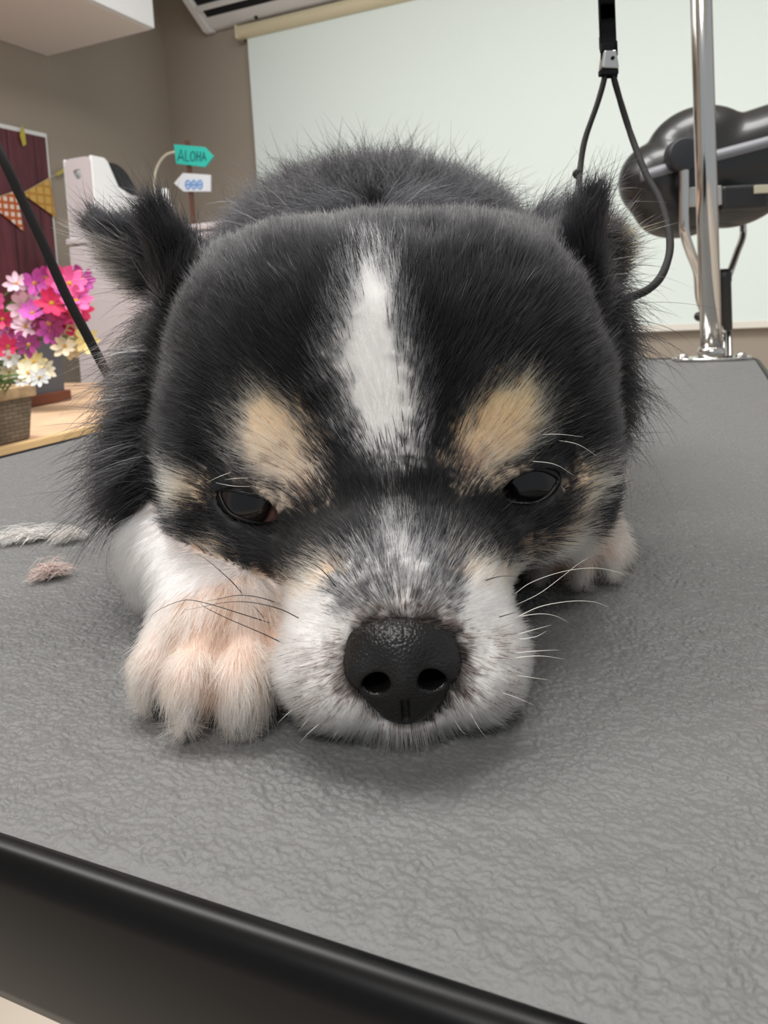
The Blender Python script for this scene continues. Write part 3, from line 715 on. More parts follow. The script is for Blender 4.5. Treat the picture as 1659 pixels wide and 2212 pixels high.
part('bracket', t, tuple(dl(1483, 447, -0.083)+Vector((0, 0, 0))), tuple(dl(1560, 400, -0.083)+Vector((0, 0.012, 0))), mat('silver_bracket', (176, 174, 170), 0.35, metal=0.6), 0.002)
part('switch_box', t, tuple(dl(1560, 455, -0.085)), tuple(dl(1660, 395, -0.085)+Vector((0, 0.05, 0))), M_BLACKP, 0.006)
part('label_plate', t, tuple(dl(1632, 418, -0.090)), tuple(dl(1668, 398, -0.090)+Vector((0, 0.006, 0))), mat('label_tan', (176, 172, 150), 0.5), 0.001)
bm = bmesh.new(); bmesh.ops.create_icosphere(bm, subdivisions=2, radius=0.008); o = obj('side_knob', bm, M_BLACKP, t, smooth=True); o.location = dl(1510, 684, -0.01)
g0 = dl(1568, 716)
tube_obj('stand_tube', [(g0.x+0.005, 0, 0.04), (g0.x+0.005, 0, g0.z+0.002)], 0.0045, M_CHROME, t, 16)
tube_obj('stand_tube', [(g0.x-0.005, 0, 0.04), (g0.x-0.005, 0, g0.z+0.002)], 0.0045, M_CHROME, t, 16)
for k in range(5):
    a = math.radians(72*k+10); tube_obj('base_leg', [(g0.x, 0, 0.06), (g0.x+0.22*math.cos(a), 0.22*math.sin(a), 0.035)], 0.011, M_CHROME, t, 10)
    bm = bmesh.new(); bmesh.ops.create_icosphere(bm, subdivisions=2, radius=0.0245); o = obj('caster', bm, M_BLACKP, t, smooth=True); o.location = (g0.x+0.22*math.cos(a), 0.22*math.sin(a), 0.0245)

# ================================================================== the dog
# x to the right, y away from the lens, z above the table top
EYE = [dict(c=(-0.0325, 0.1735, 0.0355), r=0.0105, rim=[(478,1062),(505,1064),(540,1072),(570,1080),(597,1095),(622,1113),(607,1122),(573,1129),(533,1122),(498,1106),(482,1082)], iris=(528,1085), ir=66),
       dict(c=(0.0308, 0.1735, 0.0362), r=0.0105, rim=[(1084,1060),(1103,1034),(1135,1021),(1172,1019),(1203,1034),(1199,1049),(1182,1070),(1155,1084),(1115,1084),(1092,1075)], iris=(1140,1050), ir=95)]
LIDROT = [rotm(y=22), rotm(y=-12)]
def g_head(p):
    d = ell(p, (0, 0.224, 0.058), (0.0555, 0.060, 0.0435))
    d = smin(d, ell(p, (0, 0.192, 0.071), (0.043, 0.028, 0.026)), 0.02)
    for s in (-1, 1): d = smin(d, ell(p, (s*0.0290, 0.222, 0.0690), (0.0272, 0.040, 0.0312)), 0.018)
    for s in (-1, 1):
        d = smin(d, ell(p, (s*0.0435, 0.200, 0.036), (0.0150, 0.030, 0.027)), 0.018)
        d = smin(d, ell(p, (s*0.0235, 0.1745, 0.0475), (0.0125, 0.0125, 0.0105), rotm(y=s*-30)), 0.009)
        d = smin(d, ell(p, (s*0.0285, 0.1720, 0.0275), (0.0150, 0.0120, 0.0095), rotm(y=s*12)), 0.009)
    d = smin(d, cap(p, (0, 0.190, 0.045), (0, 0.205, 0.020), 0.028, 0.022), 0.02)
    return d
def g_muzzle(p):
    d = ell(p, (0.0, 0.1520, 0.0205), (0.0226, 0.0270, 0.0182))
    d = smin(d, cap(p, (0.001, 0.136, 0.0205), (0, 0.174, 0.0290), 0.0085, 0.0125), 0.012)
    for s in (-1, 1):
        d = smin(d, ell(p, (s*0.0112, 0.1392, 0.0108), (0.0130, 0.0152, 0.0104)), 0.006)
    d = smin(d, ell(p, (0, 0.1400, 0.0048), (0.0125, 0.0142, 0.0046)), 0.003)
    return d
def g_ears(p):
    L = cap(p, (-0.052, 0.230, 0.088), (-0.0890, 0.240, 0.1090), 0.0070, 0.0025)
    L = smin(L, cap(p, (-0.053, 0.214, 0.082), (-0.0635, 0.216, 0.1085), 0.0080, 0.0025), 0.005)
    L = smin(L, ell(p, (-0.0690, 0.236, 0.0960), (0.017, 0.0035, 0.010), rotm(y=28)), 0.005)
    R = cap(p, (0.052, 0.230, 0.084), (0.0735, 0.240, 0.0960), 0.0075, 0.0025)
    R = smin(R, cap(p, (0.052, 0.214, 0.080), (0.0625, 0.216, 0.1035), 0.0080, 0.0025), 0.005)
    R = smin(R, ell(p, (0.0630, 0.234, 0.089), (0.014, 0.0035, 0.011), rotm(y=-35)), 0.005)
    return np.minimum(L, R)
def g_ruff(p):
    d = ell(p, (-0.058, 0.228, 0.048), (0.0190, 0.024, 0.033))
    d = smin(d, ell(p, (-0.060, 0.212, 0.034), (0.0160, 0.018, 0.0150)), 0.01)
    d = np.minimum(d, ell(p, (0.054, 0.238, 0.058), (0.0160, 0.030, 0.042)))
    return smin(d, cap(p, (0, 0.245, 0.045), (0, 0.31, 0.060), 0.048, 0.060), 0.02)
def g_body(p):
    d = ell(p, (-0.003, 0.360, 0.064), (0.083, 0.110, 0.0755))
    d = smin(d, ell(p, (-0.002, 0.455, 0.052), (0.068, 0.075, 0.056)), 0.03)
    for s in (-1, 1): d = smin(d, ell(p, (s*0.062, 0.440, 0.028), (0.032, 0.055, 0.030)), 0.02)
    for s in (-1, 1): d = smin(d, cap(p, (s*0.070, 0.46, 0.016), (s*0.078, 0.40, 0.010), 0.016, 0.010), 0.012)
    return smin(d, cap(p, (0, 0.52, 0.03), (0.035, 0.565, 0.018), 0.018, 0.010), 0.02)
def g_leg(p):
    d = cap(p, (-0.0405, 0.162, 0.0130), (-0.0560, 0.200, 0.0165), 0.0115, 0.0140)
    d = smin(d, cap(p, (-0.0560, 0.200, 0.0165), (-0.050, 0.255, 0.036), 0.0140, 0.024), 0.012)
    R = cap(p, (0.0505, 0.214, 0.0115), (0.056, 0.245, 0.020), 0.0110, 0.0150)
    R = smin(R, cap(p, (0.056, 0.245, 0.020), (0.050, 0.275, 0.040), 0.0150, 0.024), 0.012)
    return np.minimum(d, R)
TOES = [((-0.0497, 0.1515, 0.0068), (0.0052, 0.0088, 0.0066)), ((-0.0410, 0.1438, 0.0072), (0.0054, 0.0096, 0.0070)), ((-0.0312, 0.1428, 0.0072), (0.0054, 0.0096, 0.0070)), ((-0.0232, 0.1495, 0.0066), (0.0050, 0.0086, 0.0064)),
        ((0.0405, 0.2035, 0.0064), (0.0050, 0.0085, 0.0062)), ((0.0485, 0.2005, 0.0066), (0.0052, 0.0090, 0.0064)), ((0.0568, 0.2050, 0.0066), (0.0050, 0.0090, 0.0064)), ((0.0615, 0.2120, 0.0062), (0.0046, 0.0080, 0.0058))]
def g_paw(p):
    d = ell(p, (-0.0372, 0.1570, 0.0112), (0.0155, 0.0140, 0.0102))
    for c, r in TOES[:4]: d = smin(d, ell(p, c, (r[0]*1.06, r[1], r[2]*1.12)), 0.0032)
    R = ell(p, (0.0510, 0.2150, 0.0090), (0.0135, 0.0120, 0.0085))
    for c, r in TOES[4:]: R = smin(R, ell(p, c, r), 0.0016)
    return np.minimum(d, R)
GROUPS = [g_head, g_muzzle, g_ears, g_ruff, g_body, g_leg, g_paw]
HEAD, MUZ, EAR, RUFF, BODY, LEG, PAW = range(7)
def dog_sdf(p):
    p = np.asarray(p, np.float32)
    d = smin(g_head(p), g_muzzle(p), 0.017)
    d = smin(d, g_ears(p), 0.010)
    d = smin(d, smin(g_ruff(p), g_body(p), 0.03), 0.012)
    for e in EYE: d = smin(d, np.sqrt(((p-np.array(e['c'], np.float32))**2).sum(1))-e['r']-0.0011, 0.003)
    l = smin(g_leg(p), g_paw(p), 0.006)
    d = np.minimum(d, l) if False else smin(d, l, 0.0015)
    for e, R in zip(EYE, LIDROT):    # open the eye sockets
        c = np.array(e['c'], np.float32)+np.array((0, -e['r'], 0), np.float32)
        d = smax(d, -ell(p, c, (0.0080, 0.0105, 0.0036), R), 0.0012)
    d = smax(d, -ell(p, (0, 0.1235, 0.0165), (0.0082, 0.0100, 0.0080)), 0.001)     # bed of the nose leather
    return smax(d, 0.0004-p[:, 2], 0.0015)
dv, dq = surface_nets(dog_sdf, (-0.125, 0.105, -0.004), (0.115, 0.595, 0.150), 0.0016)
DO = np.array((0, 0.30, TAB_Z), np.float32)          # origin of the dog object
def to_local(p): return np.asarray(p, np.float32)+np.array((0, 0, TAB_Z), np.float32)-DO
dme = np_mesh('dog', to_local(dv), dq)
dog = link('dog', dme); dog.location = DO
tag(dog, 'black and white longhaired chihuahua with tan eyebrows lying chin down on the grooming table', 'dog')
print('dog mesh', len(dv), round(time.time()-T0, 1))

# ---- coat markings, laid out on the front view of the face
def poly_sd(q, poly):
    poly = np.array(poly, float); n = len(poly); d = np.full(len(q), 1e18); ins = np.zeros(len(q), bool)
    for i in range(n):
        a, b = poly[i], poly[(i+1)%n]; e = b-a; w = q-a
        t = np.clip((w@e)/(e@e), 0, 1); d = np.minimum(d, ((w-t[:, None]*e)**2).sum(1))
        c = ((a[1] > q[:,1]) != (b[1] > q[:,1]))&(q[:,0] < (b[0]-a[0])*(q[:,1]-a[1])/(b[1]-a[1]+1e-12)+a[0]); ins ^= c
    return np.where(ins, -1, 1)*np.sqrt(d)
def strip_sd(q, pts):               # pts (x, y, half width)
    best = np.full(len(q), 1e9)
    for a, b in zip(pts[:-1], pts[1:]):
        a, b = np.array(a, float), np.array(b, float); e = b[:2]-a[:2]; w = q-a[:2]
        t = np.clip((w@e)/(e@e), 0, 1); best = np.minimum(best, np.sqrt(((w-t[:, None]*e)**2).sum(1))-(a[2]+t*(b[2]-a[2])))
    return best
def lin(r, g, b): return np.array(srgb(r, g, b)[:3])
C_BLACK, C_GREY, C_WHITE, C_CREAM, C_TAN = lin(16, 16, 18), lin(100, 100, 104), lin(248, 248, 247), lin(240, 222, 200), lin(222, 186, 134)
C_PINKW, C_BROWN, C_RUST = lin(232, 206, 191), lin(62, 50, 46), lin(186, 138, 96)
MUZZLE_W = [(420,1165),(470,1215),(520,1240),(575,1248),(640,1235),(690,1205),(740,1192),(795,1172),(826,1130),(846,1080),(868,1132),(930,1162),(985,1190),(1040,1206),(1100,1212),(1165,1185),(1212,1140),(1262,1120),(1330,1250),(1180,1720),(600,1760),(470,1500),(390,1250)]
BROW_L = [(502,925),(545,852),(600,846),(655,895),(700,975),(706,1055),(682,1098),(625,1082),(560,1045),(518,1005)]
BROW_R = [(968,985),(1000,905),(1058,842),(1118,812),(1166,846),(1178,925),(1130,990),(1085,1030),(1040,1056),(1000,1052)]
def coat(p, grp, rnd, soft=1.0):    # p world-of-dog coordinates, grp group index, rnd (N,4) random numbers
    q = to_px(p+np.array((0, 0, TAB_Z))); n = len(p); c = np.tile(C_BLACK, (n, 1)); nz = (vnoise(p, 260, 3)*14+vnoise(p, 700, 4)*12+(rnd[:, 0]-0.5)*62)*soft
    face = (grp == HEAD)|(grp == MUZ)
    def put(mask, col): c[mask] = col if np.ndim(col) == 1 else col[mask]
    # blaze
    sd = strip_sd(q, [(806, 560, 6), (808, 615, 38), (802, 690, 60), (800, 780, 76), (816, 870, 82), (840, 935, 50), (850, 995, 8)])
    put(face&(sd+nz*1.2 < 0), C_WHITE)
    put(face&(sd+nz*1.2 >= 0)&(sd < 45)&(rnd[:, 1] < 0.30), C_GREY)
    sd = strip_sd(q, [(850, 985, 6), (846, 1060, 8)]); put(face&(sd+nz*0.6 < 0)&(rnd[:, 1] < 0.45), C_GREY)
    # eyebrows: ochre above, pale below, dark tips at the inner end
    for poly, inner in ((BROW_L, (678, 1085)), (BROW_R, (990, 1035))):
        sd = poly_sd(q, poly); m = face&(sd+nz < 0)
        h = np.clip((q[:,1]-poly[1][1]+10)/170+(rnd[:, 2]-0.5)*0.5, 0, 1)[:, None]
        put(m, C_TAN*(1-h)+C_CREAM*h)
        di = np.hypot(q[:,0]-inner[0], q[:,1]-inner[1]); put(m&(rnd[:, 1] < np.clip(0.75-di/90, 0.05, 0.7)), C_BROWN)
    # cheek spots
    for poly in ([(356,1012),(395,1002),(432,1018),(428,1080),(402,1120),(376,1095)], [(432,1180),(470,1160),(500,1178),(510,1225),(470,1235)], [(1250,1005),(1292,1000),(1304,1030),(1285,1085),(1262,1120),(1232,1160),(1215,1150),(1240,1080)]):
        m = face&(poly_sd(q, poly)+nz*0.8 < 0); put(m, C_CREAM*0.55+C_TAN*0.45)
    # white muzzle with a rusty upper rim
    sd = poly_sd(q, MUZZLE_W); m = face&(sd+nz*0.9 < 0); put(m, C_WHITE)
    rim = m&(sd > -66+rnd[:, 2]*36)&(q[:,1] < 1310)&((q[:,0] < 745)|(q[:,0] > 955)); put(rim, C_CREAM*0.6+C_TAN*0.4)
    rim = m&(sd > -34+rnd[:, 2]*18)&(q[:,1] < 1300)&((q[:,0] < 745)|(q[:,0] > 955)); put(rim, C_RUST*0.6+C_CREAM*0.4)
    m2 = m&(poly_sd(q, [(1085,1205),(1170,1185),(1225,1150),(1220,1240),(1130,1290)]) < nz*0.5); put(m2, C_CREAM)
    # salt and pepper on the bridge
    sd = poly_sd(q, [(750,1170),(846,1070),(945,1140),(995,1185),(1000,1250),(985,1330),(730,1335),(712,1275),(735,1190)])
    pr = 0.66*np.clip(-sd/28+0.45, 0, 1)
    st = strip_sd(q, [(846, 1080, 14), (868, 1170, 22), (884, 1240, 26), (880, 1300, 14)])
    pr = np.where(st+nz*0.9 < 0, 0.16, pr*(0.95+0.18*vnoise(p, 330, 9)))
    put(m&(sd < 10)&(rnd[:, 3] < pr), C_GREY*0.12+C_BLACK*0.88)
    put(m&(sd < 10)&(rnd[:, 3] >= pr)&(rnd[:, 1] < 0.18), C_GREY*2.4)
    # dark brown fringe round the nose
    dn = np.hypot((q[:,0]-874)/134, (q[:,1]-1450)/122); put(m&(rnd[:, 3] < np.clip(0.95-(dn-0.92)*np.where(q[:,1] > 1520, 30.0, 2.6), 0, np.where(q[:,1] > 1490, 0.2, 0.95))), C_BROWN*0.7)
    wb = ((q[:,0] < 740)&(q[:,1] > 1380)&(q[:,1] < 1560))|((q[:,0] > 1010)&(q[:,1] > 1360)&(q[:,1] < 1540))
    put(m&wb&(dn < 1.8)&(rnd[:, 3] < 0.14), C_BROWN)
    # stray pale hairs in the black coat
    put(face&(c[:, 0] < 0.03)&(rnd[:, 3] < 0.012), C_GREY*1.5)
    # legs and paws
    put((grp == LEG)&(p[:,2] < 0.047), lin(228, 228, 228))
    put(grp == PAW, C_PINKW)
    put((grp == PAW)&(rnd[:, 1] < 0.3), C_CREAM*0.7+C_PINKW*0.3)
    put((grp == PAW)&(p[:, 0] < 0)&(rnd[:, 2] < np.clip((p[:, 1]-0.147)/0.012, 0, 1)), lin(226, 222, 218))
    gap = np.min([np.abs(p[:, 0]-c_[0]) for c_, _r in TOES], axis=0); put((grp == PAW)&(p[:, 1] < np.where(p[:, 0] < 0, 0.153, 0.209))&(rnd[:, 2] < np.clip((gap-0.0026)/0.0016, 0, 0.5)), C_RUST*0.5+C_PINKW*0.3)
    put((grp == LEG)&(p[:,0] > 0), C_PINKW)
    # ruff: black with a pale under-layer; chest white
    put((grp == RUFF)&(rnd[:, 3] < 0.05), C_GREY)
    put((grp == RUFF)&(p[:,2]+0.004*vnoise(p, 200, 5) < 0.022)&(p[:,0] < 0.02), C_WHITE)
    # ears: tan hair inside the cup
    inn = (grp == EAR)&(p[:,0] < 0)&(poly_sd(q, [(225,515),(300,540),(350,660),(260,660),(215,595)]) < nz*0.3); put(inn&(rnd[:, 1] < 0.7), C_CREAM*0.6)
    st2 = (p[:, 0] < -0.045)&((grp == RUFF)|(grp == HEAD)|(grp == EAR))&(strip_sd(q, [(345, 680, 16), (318, 760, 20), (312, 860, 14)])+nz*0.5 < 0); put(st2&(rnd[:, 1] < 0.45), C_CREAM*0.55)
    inn = (grp == EAR)&(p[:,0] > 0)&(poly_sd(q, [(1290,500),(1365,500),(1370,600),(1310,610)]) < nz*0.4); put(inn&(rnd[:, 1] < 0.35), C_TAN*0.22)
    put((grp == BODY)&(rnd[:, 3] < 0.03), C_GREY)
    return c
def group_of(p):
    p = np.asarray(p, np.float32); g = np.stack([f(p) for f in GROUPS], 1); g[:, BODY] += 0.0005; g[:, HEAD] -= 0.0015
    return g.argmin(1)
def eye_mask(q):                    # distance in pixels outside the eye openings
    return np.minimum(*[poly_sd(q, e['rim']) for e in EYE])
NOSE_POLY = [(745,1400),(760,1362),(800,1338),(875,1332),(950,1334),(993,1365),(1003,1410),(997,1470),(978,1518),(942,1548),(885,1566),(828,1550),(785,1518),(755,1470)]
def nose_mask(q): return 1+poly_sd(q, NOSE_POLY)/120

vg = group_of(dv); vc = sum(coat(dv, vg, RNG.random((len(dv), 4))) for _ in range(6))/6
vc = vc*np.where(np.isin(vg, (LEG, PAW))[:, None], np.array((0.80, 0.70, 0.66)), np.array((0.82, 0.79, 0.77)))
nq_ = nose_mask(to_px(dv+np.array((0, 0, TAB_Z)))); vc[(nq_ < 1.06)&(dv[:, 1] < 0.15)] = lin(26, 20, 19); vc[(nq_ < 0.85)&(dv[:, 1] < 0.15)] = lin(9, 7, 7)  # dark skin rim round the nose; darkest part paints the nostrils' inner shade
at = dme.attributes.new('skin_colour', 'FLOAT_COLOR', 'POINT'); at.data.foreach_set('color', np.c_[vc, np.ones(len(vc))].astype(np.float32).ravel())
m, nt, b = new_mat('dog_skin'); a = nt.nodes.new('ShaderNodeAttribute'); a.attribute_name = 'skin_colour'
nt.links.new(a.outputs['Color'], b.inputs['Base Color']); b.inputs['Roughness'].default_value = 0.7
dme.materials.append(m)

# ---- fur
def make_fur(total):
    tri = np.concatenate([dq[:, [0,1,2]], dq[:, [0,2,3]]]); A, B, C = dv[tri[:,0]], dv[tri[:,1]], dv[tri[:,2]]
    fc = (A+B+C)/3; fn = np.cross(B-A, C-A); ar = np.linalg.norm(fn, axis=1)*0.5; fn /= np.linalg.norm(fn, axis=1, keepdims=True)+1e-12
    g = group_of(fc); wt = np.array([2.0, 3.4, 2.6, 1.4, 0.75, 1.8, 3.2])[g]
    tc = np.array((0, 0, 0.08))-fc; tc /= np.linalg.norm(tc, axis=1, keepdims=True)
    wt = wt*np.where((fn*tc).sum(1) < -0.35, 0.18, 1.0)*np.where(fc[:, 1] > 0.47, 0.4, 1)
    wt = wt*np.where((fc[:, 2] < 0.0012)&(fn[:, 2] < -0.5), 0, 1)
    q = to_px(fc+np.array((0, 0, TAB_Z))); fr = fc[:, 1] < 0.19
    em = eye_mask(q); wt = wt*np.where(fr&(em < -6)&(g == HEAD), 0, 1)
    wt = wt*np.where((nose_mask(q) < 0.55)&(fc[:, 1] < 0.15), 0, 1)
    w = wt*ar; w /= w.sum(); pick = RNG.choice(len(tri), int(total*1.03), p=w); total = len(pick)
    r1, r2 = np.sqrt(RNG.random(total)), RNG.random(total); ba = np.stack([1-r1, r1*(1-r2), r1*r2], 1)
    P0 = A[pick]*ba[:, :1]+B[pick]*ba[:, 1:2]+C[pick]*ba[:, 2:]
    q = to_px(P0+np.array((0, 0, TAB_Z))); ok = ~((P0[:, 1] < 0.15)&(nose_mask(q) < 0.79))&~((P0[:, 1] < 0.185)&(eye_mask(q) < 3)); P0, pick, q = P0[ok], pick[ok], q[ok]; total = len(P0)
    N0, _ = grad(dog_sdf, P0.astype(np.float32), 0.0008); grp = g[pick]
    rnd = RNG.random((total, 4)); col = coat(P0, grp, rnd)
    # flow of the coat
    nose = np.array((0.001, 0.122, 0.0225)); fl = P0-nose; dist = np.linalg.norm(fl, axis=1)
    fl = fl/dist[:, None]
    def setg(k, v): fl[grp == k] = v[grp == k] if np.ndim(v) == 2 else v
    fl[grp == BODY] = (P0[grp == BODY]-np.array((0, 0.20, 0.10)))
    ru = grp == RUFF; s = np.sign(P0[:, 0]); fl[ru] = np.stack([s*0.9, np.full(total, 0.25), -0.35+(P0[:, 2]-0.05)*9], 1)[ru]
    lg = grp == LEG; fl[lg] = np.stack([np.where(s < 0, -0.35, 0.25), np.full(total, -0.5), np.full(total, -0.7)], 1)[lg]
    pw = grp == PAW; cx = np.where(s < 0, -0.037, 0.051); fl[pw] = np.stack([(P0[:, 0]-cx)*28, np.full(total, -1.0), np.full(total, -0.75)], 1)[pw]
    ea = grp == EAR; bc = np.stack([s*0.050, np.full(total, 0.216), np.full(total, 0.074)], 1); fl[ea] = (P0-bc)[ea]
    fl /= np.linalg.norm(fl, axis=1, keepdims=True)+1e-9
    T = fl-(fl*N0).sum(1)[:, None]*N0; T /= np.linalg.norm(T, axis=1, keepdims=True)+1e-6
    # lengths and lift per region
    ln = np.array([0.0085, 0.0050, 0.0095, 0.0165, 0.0150, 0.0065, 0.0070])[grp]
    hd = grp == HEAD; ln[hd] = np.interp(dist[hd], [0.04, 0.07, 0.10, 0.13], [0.0055, 0.0080, 0.0095, 0.0120])
    side = hd&(np.abs(P0[:, 0]) > 0.040)&(P0[:, 1] > 0.20); ln[side] *= 1.35
    mz = grp == MUZ; ln[mz] = np.interp(dist[mz], [0.010, 0.03, 0.06], [0.0030, 0.0050, 0.0065])
    br = mz&(N0[:, 2] > 0.45); ln[br] *= 1.35; chn = mz&(P0[:, 2] < 0.007); ln[chn] *= 1.5
    ye = (grp == HEAD)&(P0[:, 1] < 0.19); em = eye_mask(q); ln[ye] = np.minimum(ln[ye], np.interp(em[ye], [3, 14, 60], [0.0016, 0.0030, 0.0095]))
    lw = lg&(P0[:, 1] > 0.19); ln[lw] = 0.009
    lift = np.array([0.26, 0.24, 0.42, 0.55, 0.62, 0.34, 0.24])[grp]
    ln *= 0.6+0.55*rnd[:, 2]; ln[(grp >= EAR)&(grp <= BODY)] *= 1+0.8*(RNG.random(total) < 0.07)[(grp >= EAR)&(grp <= BODY)]
    cl = np.stack([vnoise(P0, 230, k) for k in (11, 12, 13)], 1)*0.7+np.stack([vnoise(P0, 75, k) for k in (21, 22, 23)], 1)*0.6
    jit = RNG.normal(size=(total, 3))
    wild = np.array([0.20, 0.20, 0.34, 0.42, 0.50, 0.22, 0.34])[grp][:, None]
    d0 = T*(1-lift[:, None])+N0*lift[:, None]+(0.30*jit+0.6*cl)*wild
    d1 = T+N0*(lift*0.35)[:, None]+(0.6*jit+1.4*cl)*wild+np.array((0, 0, -0.18))*np.clip(ln/0.02, 0, 1)[:, None]
    d0 /= np.linalg.norm(d0, axis=1, keepdims=True); d1 /= np.linalg.norm(d1, axis=1, keepdims=True)
    K = 5; t = np.linspace(0, 1, K)[None, :, None]
    pts = P0[:, None, :]-0.0003*N0[:, None, :]+ln[:, None, None]*(d0[:, None, :]*(t-0.5*t*t)+d1[:, None, :]*(0.5*t*t))
    pts[:, :, 2] = np.maximum(pts[:, :, 2], 0.0004+0.0003*rnd[:, :1])
    rad = np.array([0.000062, 0.000055, 0.000064, 0.000066, 0.000075, 0.000068, 0.000058])[grp]*(0.75+0.5*rnd[:, 0])
    prof = np.array([1.0, 1.0, 0.85, 0.6, 0.15]); R = rad[:, None]*prof[None, :]
    lum = np.clip(col.mean(1)*1.6, 0, 1)[:, None]
    dark = (0.62+0.62*RNG.random((total, 1))**1.3)*(1+0.25*vnoise(P0, 900, 31))[:, None]
    pale = (0.70+0.32*RNG.random((total, 1))**0.7)*(1+0.08*vnoise(P0, 900, 31))[:, None]
    col = col*(dark*(1-lum)+pale*lum)
    cu = bpy.data.hair_curves.new('fur'); cu.add_curves([K]*total)
    cu.points.foreach_set('position', to_local(pts.reshape(-1, 3)).astype(np.float32).ravel())
    cu.points.foreach_set('radius', R.astype(np.float32).ravel())
    a = cu.attributes.new('fur_colour', 'FLOAT_COLOR', 'CURVE'); a.data.foreach_set('color', np.c_[np.clip(col, 0.002, 0.97), np.ones(total)].astype(np.float32).ravel())
    return cu
M_FUR = bpy.data.materials.new('fur'); M_FUR.use_nodes = True; nt = M_FUR.node_tree; nt.nodes.remove(nt.nodes['Principled BSDF'])
h = nt.nodes.new('ShaderNodeBsdfHairPrincipled'); h.model = 'CHIANG'; h.parametrization = 'COLOR'
a = nt.nodes.new('ShaderNodeAttribute'); a.attribute_name = 'fur_colour'; nt.links.new(a.outputs['Color'], h.inputs['Color'])
h.inputs['IOR'].default_value = 1.38; h.inputs['Roughness'].default_value = 0.30; h.inputs['Radial Roughness'].default_value = 0.45; h.inputs['Random Roughness'].default_value = 0.2
nt.links.new(h.outputs[0], nt.nodes['Material Output'].inputs[0])
fur = link('fur', make_fur(430000), dog, M_FUR); fur['kind'] = 'stuff'
print('fur', round(time.time()-T0, 1))

# ---- nose leather
def nose_sdf(p):
    d = ell(p, (0, 0.1290, 0.0196), (0.0105, 0.0080, 0.0073))
    d = smin(d, ell(p, (0, 0.1288, 0.0126), (0.0102, 0.0068, 0.0058)), 0.004)
    d = smin(d, ell(p, (0, 0.1290, 0.0088), (0.0050, 0.0062, 0.0036)), 0.003)
    for s in (-1, 1): d = smin(d, ell(p, (s*0.0062, 0.1262, 0.0165), (0.0042, 0.0045, 0.0042)), 0.002)
    d = smin(d, ell(p, (0, 0.1245, 0.0158), (0.0024, 0.0042, 0.0048)), 0.003)
    for s in (-1, 1):
        x = s*0.0048
        d = smax(d, -ell(p, (x, 0.1225, 0.0151), (0.0024, 0.0085, 0.0019), rotm(y=s*20)), 0.0010)
        d = smax(d, -cap(p, (x+s*0.001, 0.1205, 0.0140), (s*0.0105, 0.1250, 0.0120), 0.0009, 0.0005), 0.0012)
    d = smax(d, -cap(p, (0, 0.1215, 0.0120), (0, 0.1232, 0.0078), 0.0005, 0.0006), 0.0010)
    return d
nv, nq = surface_nets(nose_sdf, (-0.0135, 0.117, 0.0055), (0.0135, 0.140, 0.0285), 0.00032)
M_NOSE = mat('nose_leather', (16, 14, 14), 0.36, spec=0.5); nt = M_NOSE.node_tree; N, L = nt.nodes, nt.links; b = N['Principled BSDF']
tc = N.new('ShaderNodeTexCoord'); vo = N.new('ShaderNodeTexVoronoi'); vo.feature = 'SMOOTH_F1'; vo.inputs['Scale'].default_value = 1900; L.new(tc.outputs['Object'], vo.inputs['Vector'])
bp = N.new('ShaderNodeBump'); bp.inputs['Distance'].default_value = 0.00022; bp.inputs['Strength'].default_value = 0.8; bp.invert = True
L.new(vo.outputs['Distance'], bp.inputs['Height']); L.new(bp.outputs[0], b.inputs['Normal'])
link('nose', np_mesh('nose', to_local(nv), nq), dog, M_NOSE)

